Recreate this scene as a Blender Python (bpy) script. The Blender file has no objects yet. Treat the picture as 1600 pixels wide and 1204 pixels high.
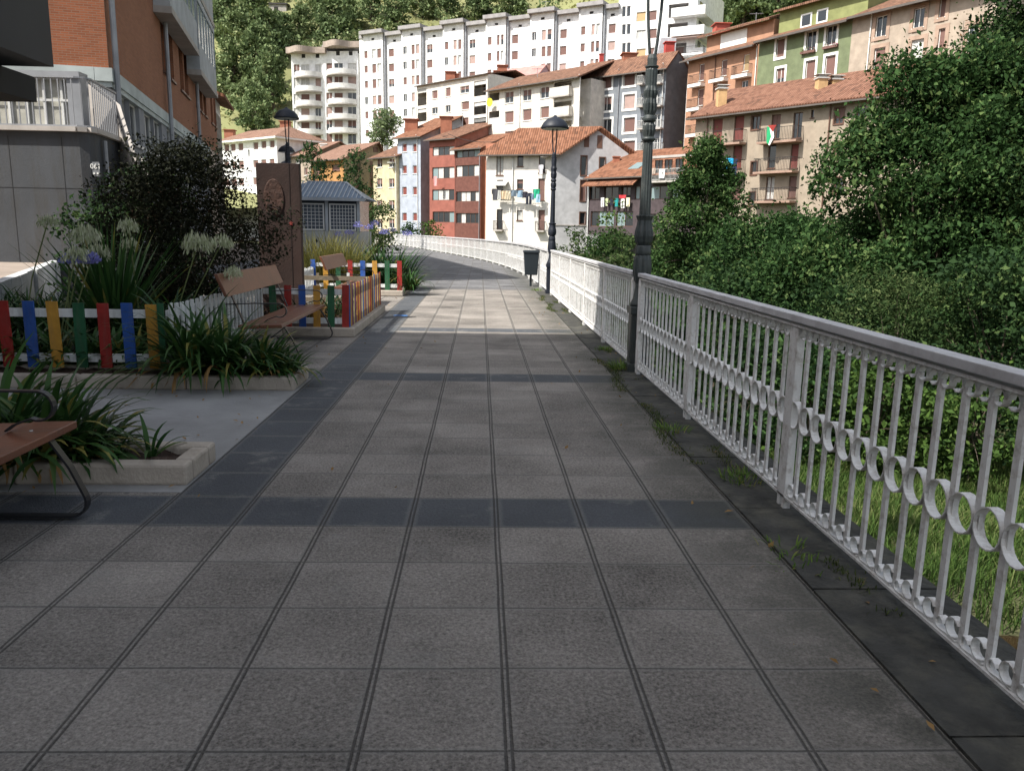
import bpy, math, random
import numpy as np
from mathutils import Vector, Matrix
R = math.radians
random.seed(7); rng = np.random.default_rng(11)
scene = bpy.context.scene
col = scene.collection
# ------------------------------------------------------------------ camera
FPX, HC = 1240.0, 1.5
ROLL = 0.018
def basis():
    yaw, pitch = R(2.45), R(10.95)
    F0 = Vector((math.sin(yaw)*math.cos(pitch), math.cos(yaw)*math.cos(pitch), -math.sin(pitch)))
    R0 = Vector((math.cos(yaw), -math.sin(yaw), 0))
    U0 = R0.cross(F0)
    Rr = R0*math.cos(ROLL)+U0*math.sin(ROLL)
    U = -R0*math.sin(ROLL)+U0*math.cos(ROLL)
    return F0, Rr, U
CF, CR, CU = basis()
CAMP = Vector((0, 0, HC))
cd = bpy.data.cameras.new('camera'); cam = bpy.data.objects.new('camera', cd); col.objects.link(cam)
cam.matrix_world = Matrix(((CR.x, CU.x, -CF.x, 0), (CR.y, CU.y, -CF.y, 0), (CR.z, CU.z, -CF.z, HC), (0, 0, 0, 1)))
cd.sensor_width = 36; cd.lens = 36*FPX/1600; cd.clip_end = 2000; cd.clip_start = 0.05
scene.camera = cam
def ray(px, py): return CF + CR*((px-800)/FPX) - CU*((py-602)/FPX)
def G(px, py, z=0.0):                       # point of height z seen at a pixel of the photograph
    d = ray(px, py); t = (z-HC)/d.z; return CAMP + d*t
def AT(px, py, Y):
    d = ray(px, py); return CAMP + d*(Y/d.y)
# ------------------------------------------------------------------ light
AZ, EL = R(59), R(51)                       # sun stands to the left and slightly behind
SUN = Vector((-math.sin(AZ)*math.cos(EL), -math.cos(AZ)*math.cos(EL), math.sin(EL)))
w = bpy.data.worlds.new('World'); scene.world = w; w.use_nodes = True
nt = w.node_tree; nt.nodes.clear()
sky = nt.nodes.new('ShaderNodeTexSky'); sky.sky_type = 'NISHITA'; sky.sun_disc = False
sky.sun_elevation = EL; sky.sun_rotation = math.atan2(SUN.x, SUN.y)
bg = nt.nodes.new('ShaderNodeBackground'); bg.inputs[1].default_value = 0.125
wo = nt.nodes.new('ShaderNodeOutputWorld')
sky.dust_density = 2.5
hs = nt.nodes.new('ShaderNodeHueSaturation'); hs.inputs['Saturation'].default_value = .42     # hazy bright sky, much whiter than the clear-air model
nt.links.new(sky.outputs[0], hs.inputs['Color']); nt.links.new(hs.outputs[0], bg.inputs[0]); nt.links.new(bg.outputs[0], wo.inputs[0])
sl = bpy.data.lights.new('sun', 'SUN'); sl.energy = 4.5; sl.angle = R(0.5); sl.color = (1, .95, .87)
so = bpy.data.objects.new('sun', sl); col.objects.link(so); so.rotation_euler = SUN.to_track_quat('Z', 'Y').to_euler()
so.location = (0, 0, 60)
vs = scene.view_settings; vs.view_transform = 'Standard'; vs.look = 'None'; vs.gamma = 1; vs.use_curve_mapping = False
vs.exposure = 0.75
scene.cycles.max_bounces = 6; scene.cycles.diffuse_bounces = 3; scene.cycles.glossy_bounces = 2
scene.cycles.transparent_max_bounces = 4; scene.cycles.caustics_reflective = False; scene.cycles.caustics_refractive = False
scene.cycles.sample_clamp_indirect = 4
# ------------------------------------------------------------------ materials
def newmat(name):
    m = bpy.data.materials.new(name); m.use_nodes = True
    return m, m.node_tree, m.node_tree.nodes['Principled BSDF']
def N(nt, t, **k):
    n = nt.nodes.new(t)
    for a, b in k.items():
        if a.startswith('i_'):
            key = a[2:]; n.inputs[int(key) if key.isdigit() else key].default_value = b
        else: setattr(n, a, b)
    return n
def c4(c): return (c[0], c[1], c[2], 1)
MATS = {}
def mat(name, c, rough=.8, var=.18, scale=1.5, bump=0., bscale=40., metal=0., stain=0., stainc=(.12, .11, .09), sscale=.6, spec=.3, streak=False):
    if name in MATS: return MATS[name]
    m, t, p = newmat(name); L = t.links.new
    tc = N(t, 'ShaderNodeTexCoord')
    src = tc.outputs['Object']
    no = N(t, 'ShaderNodeTexNoise', i_Scale=scale, i_Detail=6., i_Roughness=.6); L(src, no.inputs['Vector'])
    mr = N(t, 'ShaderNodeMapRange'); mr.inputs[1].default_value = .3; mr.inputs[2].default_value = .7
    mr.inputs[3].default_value = 1-var; mr.inputs[4].default_value = 1+var; L(no.outputs['Fac'], mr.inputs[0])
    mx = N(t, 'ShaderNodeVectorMath', operation='SCALE'); mx.inputs[0].default_value = c; L(mr.outputs[0], mx.inputs['Scale'])
    out = mx.outputs[0]
    if stain:
        n2 = N(t, 'ShaderNodeTexNoise', i_Scale=sscale, i_Detail=8., i_Roughness=.7)
        if streak:
            mp = N(t, 'ShaderNodeMapping'); mp.inputs['Scale'].default_value = (2.2, 2.2, .25); L(src, mp.inputs[0]); L(mp.outputs[0], n2.inputs['Vector'])
        else: L(src, n2.inputs['Vector'])
        m2 = N(t, 'ShaderNodeMapRange'); m2.inputs[1].default_value = .48; m2.inputs[2].default_value = .72; m2.inputs[4].default_value = stain
        L(n2.outputs['Fac'], m2.inputs[0])
        mm = N(t, 'ShaderNodeMix', data_type='RGBA'); L(m2.outputs[0], mm.inputs['Factor']); L(out, mm.inputs['A']); mm.inputs['B'].default_value = c4(stainc)
        out = mm.outputs['Result']
    L(out, p.inputs['Base Color'])
    p.inputs['Roughness'].default_value = rough; p.inputs['Metallic'].default_value = metal
    p.inputs['Specular IOR Level'].default_value = spec
    if bump:
        nb = N(t, 'ShaderNodeTexNoise', i_Scale=bscale, i_Detail=5.); L(src, nb.inputs['Vector'])
        b = N(t, 'ShaderNodeBump', i_Strength=bump, i_Distance=.02); L(nb.outputs['Fac'], b.inputs['Height']); L(b.outputs[0], p.inputs['Normal'])
    MATS[name] = m; return m
def leafmat(name, c1, c2, c3=None, trans=.35, nscale=.6, rough=.72):
    if name in MATS: return MATS[name]
    m, t, p = newmat(name); L = t.links.new
    g = N(t, 'ShaderNodeNewGeometry'); cr = N(t, 'ShaderNodeValToRGB')
    cr.color_ramp.elements[0].color = c4(c1); cr.color_ramp.elements[0].position = .0
    cr.color_ramp.elements[1].color = c4(c2); cr.color_ramp.elements[1].position = .85
    if c3:
        e = cr.color_ramp.elements.new(.97); e.color = c4(c3)
    tc = N(t, 'ShaderNodeTexCoord'); no = N(t, 'ShaderNodeTexNoise', i_Scale=nscale, i_Detail=3.)
    L(tc.outputs['Object'], no.inputs['Vector'])
    mr = N(t, 'ShaderNodeMapRange'); mr.inputs[1].default_value = .3; mr.inputs[2].default_value = .7
    mr.inputs[3].default_value = -.3; mr.inputs[4].default_value = .3; L(no.outputs['Fac'], mr.inputs[0])
    ad = N(t, 'ShaderNodeMath', operation='ADD'); L(g.outputs['Random Per Island'], ad.inputs[0]); L(mr.outputs[0], ad.inputs[1])
    L(ad.outputs[0], cr.inputs[0]); L(cr.outputs[0], p.inputs['Base Color'])
    p.inputs['Roughness'].default_value = rough; p.inputs['Specular IOR Level'].default_value = .14
    tr = N(t, 'ShaderNodeBsdfTranslucent'); L(cr.outputs[0], tr.inputs[0])
    ms = N(t, 'ShaderNodeMixShader', i_0=trans); L(p.outputs[0], ms.inputs[1]); L(tr.outputs[0], ms.inputs[2])
    L(ms.outputs[0], t.nodes['Material Output'].inputs[0])
    MATS[name] = m; return m
def uvmat(name, kind, c1, c2, c3, sc=1.0, rough=.85):
    """brick or roof tile laid out in metres by the mesh's own UVs"""
    if name in MATS: return MATS[name]
    m, t, p = newmat(name); L = t.links.new
    uv = N(t, 'ShaderNodeUVMap'); p.inputs['Roughness'].default_value = rough; p.inputs['Specular IOR Level'].default_value = .2
    if kind == 'brick':
        b = N(t, 'ShaderNodeTexBrick', offset=.5); b.inputs['Color1'].default_value = c4(c1); b.inputs['Color2'].default_value = c4(c2)
        b.inputs['Mortar'].default_value = c4(c3); b.inputs['Scale'].default_value = 1
        b.inputs['Brick Width'].default_value = .25*sc; b.inputs['Row Height'].default_value = .075*sc
        b.inputs['Mortar Size'].default_value = .008*sc; L(uv.outputs[0], b.inputs['Vector'])
        no = N(t, 'ShaderNodeTexNoise', i_Scale=.7, i_Detail=6.); L(uv.outputs[0], no.inputs['Vector'])
        mr = N(t, 'ShaderNodeMapRange', i_3=.8, i_4=1.2); L(no.outputs['Fac'], mr.inputs[0])
        mx = N(t, 'ShaderNodeVectorMath', operation='SCALE'); L(b.outputs[0], mx.inputs[0]); L(mr.outputs[0], mx.inputs['Scale'])
        L(mx.outputs[0], p.inputs['Base Color'])
        bp = N(t, 'ShaderNodeBump', i_Strength=.4, i_Distance=.01, invert=True); L(b.outputs['Fac'], bp.inputs['Height']); L(bp.outputs[0], p.inputs['Normal'])
    else:                                   # clay tiles: rounded ridges up the slope, courses across it, per-tile colour
        sp = N(t, 'ShaderNodeSeparateXYZ'); L(uv.outputs[0], sp.inputs[0])
        def math_(op, a, b=None):
            n = N(t, 'ShaderNodeMath', operation=op)
            for i, x in enumerate((a, b)):
                if x is None: continue
                if isinstance(x, (int, float)): n.inputs[i].default_value = x
                else: L(x, n.inputs[i])
            return n.outputs[0]
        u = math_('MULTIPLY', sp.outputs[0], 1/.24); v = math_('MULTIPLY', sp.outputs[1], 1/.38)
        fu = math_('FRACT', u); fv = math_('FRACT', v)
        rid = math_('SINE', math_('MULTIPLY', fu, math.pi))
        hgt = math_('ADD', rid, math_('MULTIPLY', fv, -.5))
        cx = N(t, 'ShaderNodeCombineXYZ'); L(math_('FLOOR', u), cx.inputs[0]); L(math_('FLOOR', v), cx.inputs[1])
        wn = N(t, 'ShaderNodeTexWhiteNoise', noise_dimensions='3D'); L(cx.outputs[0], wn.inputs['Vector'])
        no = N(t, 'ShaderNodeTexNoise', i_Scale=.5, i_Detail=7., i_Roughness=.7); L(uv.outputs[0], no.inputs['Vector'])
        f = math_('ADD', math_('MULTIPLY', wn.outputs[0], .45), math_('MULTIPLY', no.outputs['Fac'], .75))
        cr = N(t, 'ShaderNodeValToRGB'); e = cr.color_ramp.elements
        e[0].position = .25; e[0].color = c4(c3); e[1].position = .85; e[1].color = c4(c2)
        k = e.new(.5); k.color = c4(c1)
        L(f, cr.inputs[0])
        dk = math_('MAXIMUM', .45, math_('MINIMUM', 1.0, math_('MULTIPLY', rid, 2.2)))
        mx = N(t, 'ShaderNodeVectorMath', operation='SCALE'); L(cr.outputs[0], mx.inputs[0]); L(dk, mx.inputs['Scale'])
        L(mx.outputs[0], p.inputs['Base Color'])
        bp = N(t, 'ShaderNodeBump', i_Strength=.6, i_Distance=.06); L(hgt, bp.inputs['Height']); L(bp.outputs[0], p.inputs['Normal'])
    MATS[name] = m; return m
M_white = mat('white_render', (.80, .80, .80), stain=.10, stainc=(.5, .5, .48), sscale=.25, streak=True)
M_cream = mat('cream_render', (.32, .265, .205), stain=.16, stainc=(.40, .35, .28), sscale=.3, streak=True)
M_creamup = mat('pale_cream_render', (.36, .30, .24), stain=.2, stainc=(.5, .42, .33), sscale=.3, streak=True)
M_beige = mat('beige_render', (.62, .59, .53), stain=.18, stainc=(.4, .37, .33), sscale=.3, streak=True)
M_grey = mat('grey_render', (.19, .21, .235), stain=.15, stainc=(.2, .2, .2))
M_blue = mat('pale_blue_render', (.37, .405, .47), stain=.3, stainc=(.36, .4, .46), sscale=.3, streak=True)
M_red = mat('red_render', (.28, .10, .075), stain=.3, stainc=(.33, .1, .07), sscale=.4)
M_brownpanel = mat('brown_boarding', (.14, .058, .045), var=.25, scale=3)
M_orange = mat('orange_render', (.38, .21, .135), stain=.2, stainc=(.5, .3, .2))
M_green = mat('green_render', (.15, .18, .10), stain=.2, stainc=(.22, .3, .12))
M_greenup = mat('olive_render', (.22, .24, .10))
M_yellow = mat('yellow_render', (.54, .47, .31), stain=.2, stainc=(.6, .5, .3), streak=True)
M_ochre = mat('ochre_render', (.33, .28, .19), stain=.2, stainc=(.25, .21, .14), streak=True)
M_ochreo = mat('orange_boards', (.40, .21, .08), var=.25)
M_purple = mat('purple_brick', (.36, .22, .24), var=.2)
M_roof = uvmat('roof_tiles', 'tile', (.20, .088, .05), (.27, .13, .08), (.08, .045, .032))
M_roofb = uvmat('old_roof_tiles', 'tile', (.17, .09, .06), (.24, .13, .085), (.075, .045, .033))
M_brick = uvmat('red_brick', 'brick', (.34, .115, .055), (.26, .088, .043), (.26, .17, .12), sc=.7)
M_bricks = uvmat('brown_brick', 'brick', (.33, .14, .08), (.28, .115, .065), (.24, .16, .11))
M_chim = mat('chimney_clay', (.33, .13, .08), bump=.2)
M_shut = mat('brown_shutter', (.17, .095, .08), var=.1, rough=.6)
M_shutr = mat('red_shutter', (.19, .055, .045), var=.12, rough=.6)
M_shuto = mat('tan_shutter', (.45, .32, .17), var=.1, rough=.6)
M_shutp = mat('pale_shutter', (.38, .27, .24), var=.1, rough=.6)
M_glass, _t, _p = newmat('window_glass'); _p.inputs['Base Color'].default_value = (.02, .025, .03, 1); _p.inputs['Roughness'].default_value = .08; _p.inputs['Specular IOR Level'].default_value = .7
M_glassp, _t, _p = newmat('pale_window_glass'); _p.inputs['Base Color'].default_value = (.20, .27, .28, 1); _p.inputs['Roughness'].default_value = .15
M_curt = mat('net_curtain', (.5, .5, .48), var=.25, scale=6)
M_frame = mat('window_frame_white', (.72, .72, .70), var=.05, rough=.5)
M_frameb = mat('window_frame_brown', (.13, .07, .05), var=.1, rough=.5)
M_trim = mat('white_window_trim', (.78, .78, .75), var=.06)
M_slab = mat('balcony_concrete', (.42, .39, .36), stain=.3)
M_cap = mat('roof_cap_grey', (.31, .30, .30), stain=.3, stainc=(.2, .16, .15))
M_metald = mat('dark_railing_iron', (.03, .028, .028), rough=.5)
M_metalw = mat('pale_railing_iron', (.5, .5, .48), rough=.5)
M_pipe = mat('zinc_pipe', (.30, .31, .33), rough=.5, metal=.3)
M_dark = mat('dark_recess', (.035, .033, .032))
# ------------------------------------------------------------------ mesh builder
OFF = {}
class MB:
    def __init__(s): s.v = []; s.f = []
    def quad(s, *p):
        i = len(s.v); s.v += [tuple(x) for x in p]; s.f.append(tuple(range(i, i+len(p))))
    def hexa(s, b, t):                      # bottom ring, top ring (4 points each, counter-clockwise from above)
        i = len(s.v); s.v += [tuple(x) for x in b]+[tuple(x) for x in t]; n = len(b)
        s.f.append(tuple(range(i+n-1, i-1, -1))); s.f.append(tuple(range(i+n, i+2*n)))
        for k in range(n): s.f.append((i+k, i+(k+1) % n, i+n+(k+1) % n, i+n+k))
    def box(s, x0, x1, y0, y1, z0, z1):
        s.hexa([(x0, y0, z0), (x1, y0, z0), (x1, y1, z0), (x0, y1, z0)], [(x0, y0, z1), (x1, y0, z1), (x1, y1, z1), (x0, y1, z1)])
    def obox(s, o, ex, ey, a0, a1, b0, b1, z0, z1):    # box in a rotated plan frame
        f = lambda a, b, z: (o.x+ex.x*a+ey.x*b, o.y+ex.y*a+ey.y*b, z)
        if ex.x*ey.y-ex.y*ey.x < 0: q = [(a0, b0), (a0, b1), (a1, b1), (a1, b0)]
        else: q = [(a0, b0), (a1, b0), (a1, b1), (a0, b1)]
        s.hexa([f(a, b, z0) for a, b in q], [f(a, b, z1) for a, b in q])
    def bar(s, p, q, w, d=None, up=Vector((0, 0, 1))):
        p, q = Vector(p), Vector(q); d = d or w; t = (q-p).normalized()
        if abs(t.dot(up)) > .98: up = Vector((0, 1, 0))
        a = t.cross(up).normalized()*w/2; b = a.cross(t).normalized()*d/2
        s.hexa([p-a-b, p+a-b, p+a+b, p-a+b], [q-a-b, q+a-b, q+a+b, q-a+b])
    def tube(s, pts, r, n=8, cap=True):
        pts = [Vector(p) for p in pts]; rs = r if isinstance(r, (list, tuple)) else [r]*len(pts)
        i0 = len(s.v); up = None
        for k, p in enumerate(pts):
            t = (pts[min(k+1, len(pts)-1)]-pts[max(k-1, 0)]).normalized()
            if up is None: up = Vector((1, 0, 0)) if abs(t.x) < .9 else Vector((0, 1, 0))
            if abs(t.dot(up)) > .95: up = Vector((0, 0, 1)) if abs(t.z) < .9 else Vector((0, 1, 0))
            a = t.cross(up).normalized(); b = a.cross(t)
            for j in range(n):
                an = 2*math.pi*j/n; s.v.append(tuple(p+(a*math.cos(an)+b*math.sin(an))*rs[k]))
        for k in range(len(pts)-1):
            for j in range(n):
                s.f.append((i0+k*n+j, i0+k*n+(j+1) % n, i0+(k+1)*n+(j+1) % n, i0+(k+1)*n+j))
        if cap: s.f.append(tuple(i0+j for j in range(n-1, -1, -1))); s.f.append(tuple(i0+(len(pts)-1)*n+j for j in range(n)))
    def lathe(s, c, prof, n=24, flute=None):
        c = Vector(c); i0 = len(s.v)
        for k, (r, z) in enumerate(prof):
            fl = flute[k] if flute else 0
            for j in range(n):
                an = 2*math.pi*j/n; rr = r*(1+fl*math.cos(an*fl_n)) if fl else r
                s.v.append((c.x+rr*math.cos(an), c.y+rr*math.sin(an), c.z+z))
        for k in range(len(prof)-1):
            for j in range(n): s.f.append((i0+k*n+j, i0+k*n+(j+1) % n, i0+(k+1)*n+(j+1) % n, i0+(k+1)*n+j))
        s.f.append(tuple(i0+j for j in range(n-1, -1, -1))); s.f.append(tuple(i0+(len(prof)-1)*n+j for j in range(n)))
    def strip(s, pts, wdir, w, th):         # flat band of metal bent along a path
        pts = [Vector(p) for p in pts]; wd = Vector(wdir).normalized()*w/2; n = len(pts); i0 = len(s.v)
        for k, p in enumerate(pts):
            t = (pts[min(k+1, n-1)]-pts[max(k-1, 0)]).normalized(); b = t.cross(wd).normalized()*th/2
            s.v += [tuple(p-wd-b), tuple(p+wd-b), tuple(p+wd+b), tuple(p-wd+b)]
        for k in range(n-1):
            for j in range(4): s.f.append((i0+k*4+j, i0+k*4+(j+1) % 4, i0+(k+1)*4+(j+1) % 4, i0+(k+1)*4+j))
        s.f.append((i0+3, i0+2, i0+1, i0)); s.f.append((i0+4*n-4, i0+4*n-3, i0+4*n-2, i0+4*n-1))
    def build(s, name, m, parent=None, smooth=False, uv=False, bevel=0, loc=None):
        off = OFF.get(parent, Vector((0, 0, 0))) if parent else (Vector(loc) if loc else Vector((0, 0, 0)))
        me = bpy.data.meshes.new(name)
        me.from_pydata([(x-off.x, y-off.y, z-off.z) for x, y, z in s.v], [], s.f)
        if uv:
            ul = me.uv_layers.new(name='UVMap'); 
            for p in me.polygons:
                n = p.normal
                if abs(n.z) > .97: a, b = Vector((1, 0, 0)), Vector((0, 1, 0))
                else: a = Vector((0, 0, 1)).cross(n).normalized(); b = n.cross(a)
                for li in p.loop_indices:
                    c = me.vertices[me.loops[li].vertex_index].co; ul.data[li].uv = (c.dot(a), c.dot(b))
        if smooth: me.polygons.foreach_set('use_smooth', [True]*len(me.polygons))
        me.materials.append(m); o = bpy.data.objects.new(name, me); col.objects.link(o)
        if parent: o.parent = parent; OFF[o] = off
        else:
            if loc: o.location = loc
            OFF[o] = off
        if bevel:
            b = o.modifiers.new('bevel', 'BEVEL'); b.width = bevel; b.segments = 2; b.limit_method = 'ANGLE'
        return o
fl_n = 12
def tag(o, label=None, cat=None, group=None, kind=None):
    if label: o['label'] = label
    if cat: o['category'] = cat
    if group: o['group'] = group
    if kind: o['kind'] = kind
    return o
def thing(name, label, cat, loc=(0, 0, 0), group=None):
    o = bpy.data.objects.new(name, None); col.objects.link(o); o.location = loc; o.empty_display_size = .2
    OFF[o] = Vector(loc); return tag(o, label, cat, group)
def kids(o): return [c for c in bpy.data.objects if c.parent == o]
def copy_tree(o, loc=None, label=None, parent=None, rz=None):
    c = o.copy(); col.objects.link(c)
    if parent: c.parent = parent
    if loc is not None: c.location = loc
    if rz is not None: c.rotation_euler.z = rz
    if label: c['label'] = label
    for k in kids(o): copy_tree(k, parent=c)
    return c
def struct(o): o['kind'] = 'structure'; return o
# ---- many small faces at once (leaves, blades)
def quads_mesh(name, P, m, parent=None, smooth=False, loc=None):
    P = np.asarray(P, dtype=np.float32)                     # (n,4,3)
    off = OFF.get(parent) if parent else (Vector(loc) if loc else None)
    if off is not None: P = P-np.array(off, dtype=np.float32)
    n = len(P); me = bpy.data.meshes.new(name)
    me.vertices.add(n*4); me.vertices.foreach_set('co', P.reshape(-1))
    me.loops.add(n*4); me.loops.foreach_set('vertex_index', np.arange(n*4, dtype=np.int32))
    me.polygons.add(n); me.polygons.foreach_set('loop_start', np.arange(0, n*4, 4, dtype=np.int32)); me.polygons.foreach_set('loop_total', np.full(n, 4, dtype=np.int32))
    me.update(calc_edges=True); me.materials.append(m)
    o = bpy.data.objects.new(name, me); col.objects.link(o)
    if parent: o.parent = parent; OFF[o] = off
    elif loc: o.location = loc
    return o
def leafquads(C, size, asp=.5, up=.35, jit=.35):
    n = len(C); a = rng.normal(size=(n, 3)); a[:, 2] -= .25; a /= np.linalg.norm(a, axis=1)[:, None]
    nn = rng.normal(size=(n, 3)); nn[:, 2] += up*3; nn -= (nn*a).sum(1)[:, None]*a; nn /= np.linalg.norm(nn, axis=1)[:, None]
    b = np.cross(nn, a); s = (size*(1+jit*rng.normal(size=n)).clip(.4, 1.9))[:, None]
    fold = nn*s*.12
    return np.stack([C-a*s*.5, C+b*s*asp*.5+fold, C+a*s*.5, C-b*s*asp*.5+fold], axis=1)
def clumpcloud(centers, radii, n_per, shell=.55, flat=.75):
    out = []
    for c, r in zip(centers, radii):
        k = max(8, int(n_per*(r**2))); d = rng.normal(size=(k, 3)); d /= np.linalg.norm(d, axis=1)[:, None]
        rr = r*(shell+(1-shell)*rng.random(k)**.6)*(1+.15*rng.normal(size=k))
        p = c+d*rr[:, None]*np.array([1, 1, flat]); out.append(p)
    return np.concatenate(out)
M_gut = mat('weathered_gutter', (.11, .095, .085), rough=.5, var=.2)
# ------------------------------------------------------------------ buildings
V2 = lambda v: Vector((v.x, v.y))
class Fac:
    def __init__(s, A, B):
        s.A, s.B = V2(A), V2(B); d = s.B-s.A; s.len = d.length; s.ex = d/s.len; s.n = Vector((s.ex.y, -s.ex.x))
    def hit(s, px, py):
        d = ray(px, py); c = V2(CAMP); dn = s.n.x*d.x+s.n.y*d.y
        t = (s.A-c).dot(s.n)/dn; return CAMP+d*t
    def uv(s, px, py): p = s.hit(px, py); return (V2(p)-s.A).dot(s.ex), p.z
    def rect(s, cx, cy, w, h, lim=True):
        u0 = s.uv(cx-w/2, cy)[0]; u1 = s.uv(cx+w/2, cy)[0]; z0 = s.uv(cx, cy+h/2)[1]; z1 = s.uv(cx, cy-h/2)[1]
        if lim: u0 = max(u0, .08); u1 = min(u1, s.len-.08)
        return [u0, u1, z0, z1]
    bk = None                               # direction of the return walls where they are not square to the front
    def P(s, u, b, z):
        q = s.A+s.ex*u+(s.bk*(-b) if s.bk is not None and b < -2 else s.n*b); return Vector((q.x, q.y, z))
    def skew(s, C): v = V2(C)-s.B; s.bk = v/v.length; return v.length
    def box(s, mb, u0, u1, b0, b1, z0, z1): mb.obox(s.A, s.ex, s.n, u0, u1, b0, b1, z0, z1)
def fac_px(a, D1, b, D2=None):
    """front wall from its two upper corners in the photo; the eave is level, so the second depth follows"""
    A = AT(a[0], a[1], D1); B = G(b[0], b[1], A.z) if D2 is None else AT(b[0], b[1], D2)
    return Fac(A, B), A.z
def side(f, px, py):
    """length of the return wall whose far edge is seen at a pixel"""
    d = ray(px, py); dx, dy = d.x, d.y; nx, ny = -f.n.x, -f.n.y; bx, by = f.B.x, f.B.y
    det = dx*(-ny)-dy*(-nx); t = (dx*by-dy*bx)/(dy*nx-dx*ny); return t
def wall_open(mb, f, z0, z1, ops, depth=.17, u0=0., u1=None):
    u1 = f.len if u1 is None else u1
    us = sorted(set([u0, u1]+[round(x, 3) for o in ops for x in o[:2]])); zs = sorted(set([z0, z1]+[round(x, 3) for o in ops for x in o[2:4]]))
    for i in range(len(zs)-1):
        run = None
        for j in range(len(us)-1):
            cu, cz = (us[j]+us[j+1])/2, (zs[i]+zs[i+1])/2
            inside = any(o[0] < cu < o[1] and o[2] < cz < o[3] for o in ops)
            if not inside and run is None: run = us[j]
            if inside and run is not None: mb.quad(f.P(run, 0, zs[i]), f.P(us[j], 0, zs[i]), f.P(us[j], 0, zs[i+1]), f.P(run, 0, zs[i+1])); run = None
        if run is not None: mb.quad(f.P(run, 0, zs[i]), f.P(us[-1], 0, zs[i]), f.P(us[-1], 0, zs[i+1]), f.P(run, 0, zs[i+1]))
    for a, b, c, d in [o[:4] for o in ops]:
        q = -depth
        mb.quad(f.P(a, 0, c), f.P(a, q, c), f.P(a, q, d), f.P(a, 0, d)); mb.quad(f.P(b, q, c), f.P(b, 0, c), f.P(b, 0, d), f.P(b, q, d))
        mb.quad(f.P(a, 0, c), f.P(b, 0, c), f.P(b, q, c), f.P(a, q, c)); mb.quad(f.P(a, q, d), f.P(b, q, d), f.P(b, 0, d), f.P(a, 0, d))
SHUT = {'s': M_shut, 'r': M_shutr, 't': M_shuto, 'p': M_shutp}
def window(f, r, typ, root, frame=None, trim=0, q=-.15, sill=True):
    a, b, c, d = r; fm = frame or M_frame; fb = MB(); w = b-a; h = d-c; e = min(.06, w*.1)
    if typ == 'w':
        n = max(2, round(w/.85)); fb_e = .05
        f.box(fb, a, b, q-.02, q+.05, c, c+.06); f.box(fb, a, b, q-.02, q+.05, d-.06, d)
        for k in range(n+1):
            u = a+(w-.05)*k/n; f.box(fb, u, u+.05, q-.018, q+.048, c+.06, d-.06)
        o = fb.build('window', fm, root)
        for k in range(n):
            g = MB(); u = a+(w-.05)*k/n
            f.box(g, u+.05, u+(w-.05)/n, q-.01, q+.01, c+.06, d-.06); g.build('pane', random.choice([M_glass, M_glass, M_curt, M_glassp]) if fm != M_trim else M_glassp, o)
        return o
    f.box(fb, a, a+e, q-.02, q+.04, c, d); f.box(fb, b-e, b, q-.02, q+.04, c, d)
    f.box(fb, a+e, b-e, q-.018, q+.038, c, c+e); f.box(fb, a+e, b-e, q-.018, q+.038, d-e, d)
    if typ in 'gch' and w > .7: f.box(fb, (a+b)/2-.03, (a+b)/2+.03, q-.016, q+.036, c+e, d-e)
    if sill and not trim: f.box(fb, a-.06, b+.06, .003, .07, c-.07, c)
    o = fb.build('window', fm, root)
    if trim:
        t = MB(); f.box(t, a-trim, a, .003, .04, c-trim, d+trim); f.box(t, b, b+trim, .003, .04, c-trim, d+trim)
        f.box(t, a, b, .003, .038, d, d+trim); f.box(t, a, b, .003, .06, c-trim, c); t.build('trim', M_trim if trim > .1 else M_frameb, o)
    m = d
    if typ == 'h': m = c+h*random.uniform(.35, .6)
    if typ in SHUT or typ == 'h':
        s = MB(); z = (m if typ == 'h' else c+e); n = 6
        f.box(s, a+e, b-e, q+.002, q+.022, z, d-e)
        s.build('shutter', SHUT.get(typ, M_shut), o)
    if typ in 'goch':
        g = MB(); f.box(g, a+e, b-e, q-.012, q, c+e, (m if typ == 'h' else d-e)); g.build('pane', M_glass if typ != 'c' else M_curt, o)
    return o
def balcony(f, u0, u1, zs, root, dep=.9, th=.16, rh=.95, kind='bars', m=None, slabm=None):
    s = MB(); f.box(s, u0, u1, .003, dep, zs-th, zs); o = s.build('balcony', slabm or M_slab, root)
    r = MB(); m = m or M_metald
    if kind == 'bars':
        f.box(r, u0, u1, dep-.06, dep-.02, zs+rh-.04, zs+rh); f.box(r, u0, u1, dep-.06, dep-.02, zs+.08, zs+.11)
        for uu in (u0, u1-.04): f.box(r, uu, uu+.04, .01, dep-.06, zs+rh-.04, zs+rh)
        n = int((u1-u0)/.13)
        for k in range(n+1):
            u = u0+(u1-u0-.02)*k/n; f.box(r, u, u+.022, dep-.05, dep-.03, zs, zs+rh-.04)
        for uu in (u0, u1-.02):
            for k in range(1, int(dep/.13)): f.box(r, uu, uu+.02, k*.13, k*.13+.02, zs, zs+rh-.04)
    else:
        f.box(r, u0, u1, dep-.08, dep, zs, zs+rh); f.box(r, u0, u0+.08, .003, dep-.08, zs, zs+rh); f.box(r, u1-.08, u1, .003, dep-.08, zs, zs+rh)
    r.build('railing', m, o); return o
def slab4(mb, p, th):
    """roof slab from four points of its upper face"""
    q = [Vector(x)-Vector((0, 0, th)) for x in p]; mb.hexa(q, p)
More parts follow.
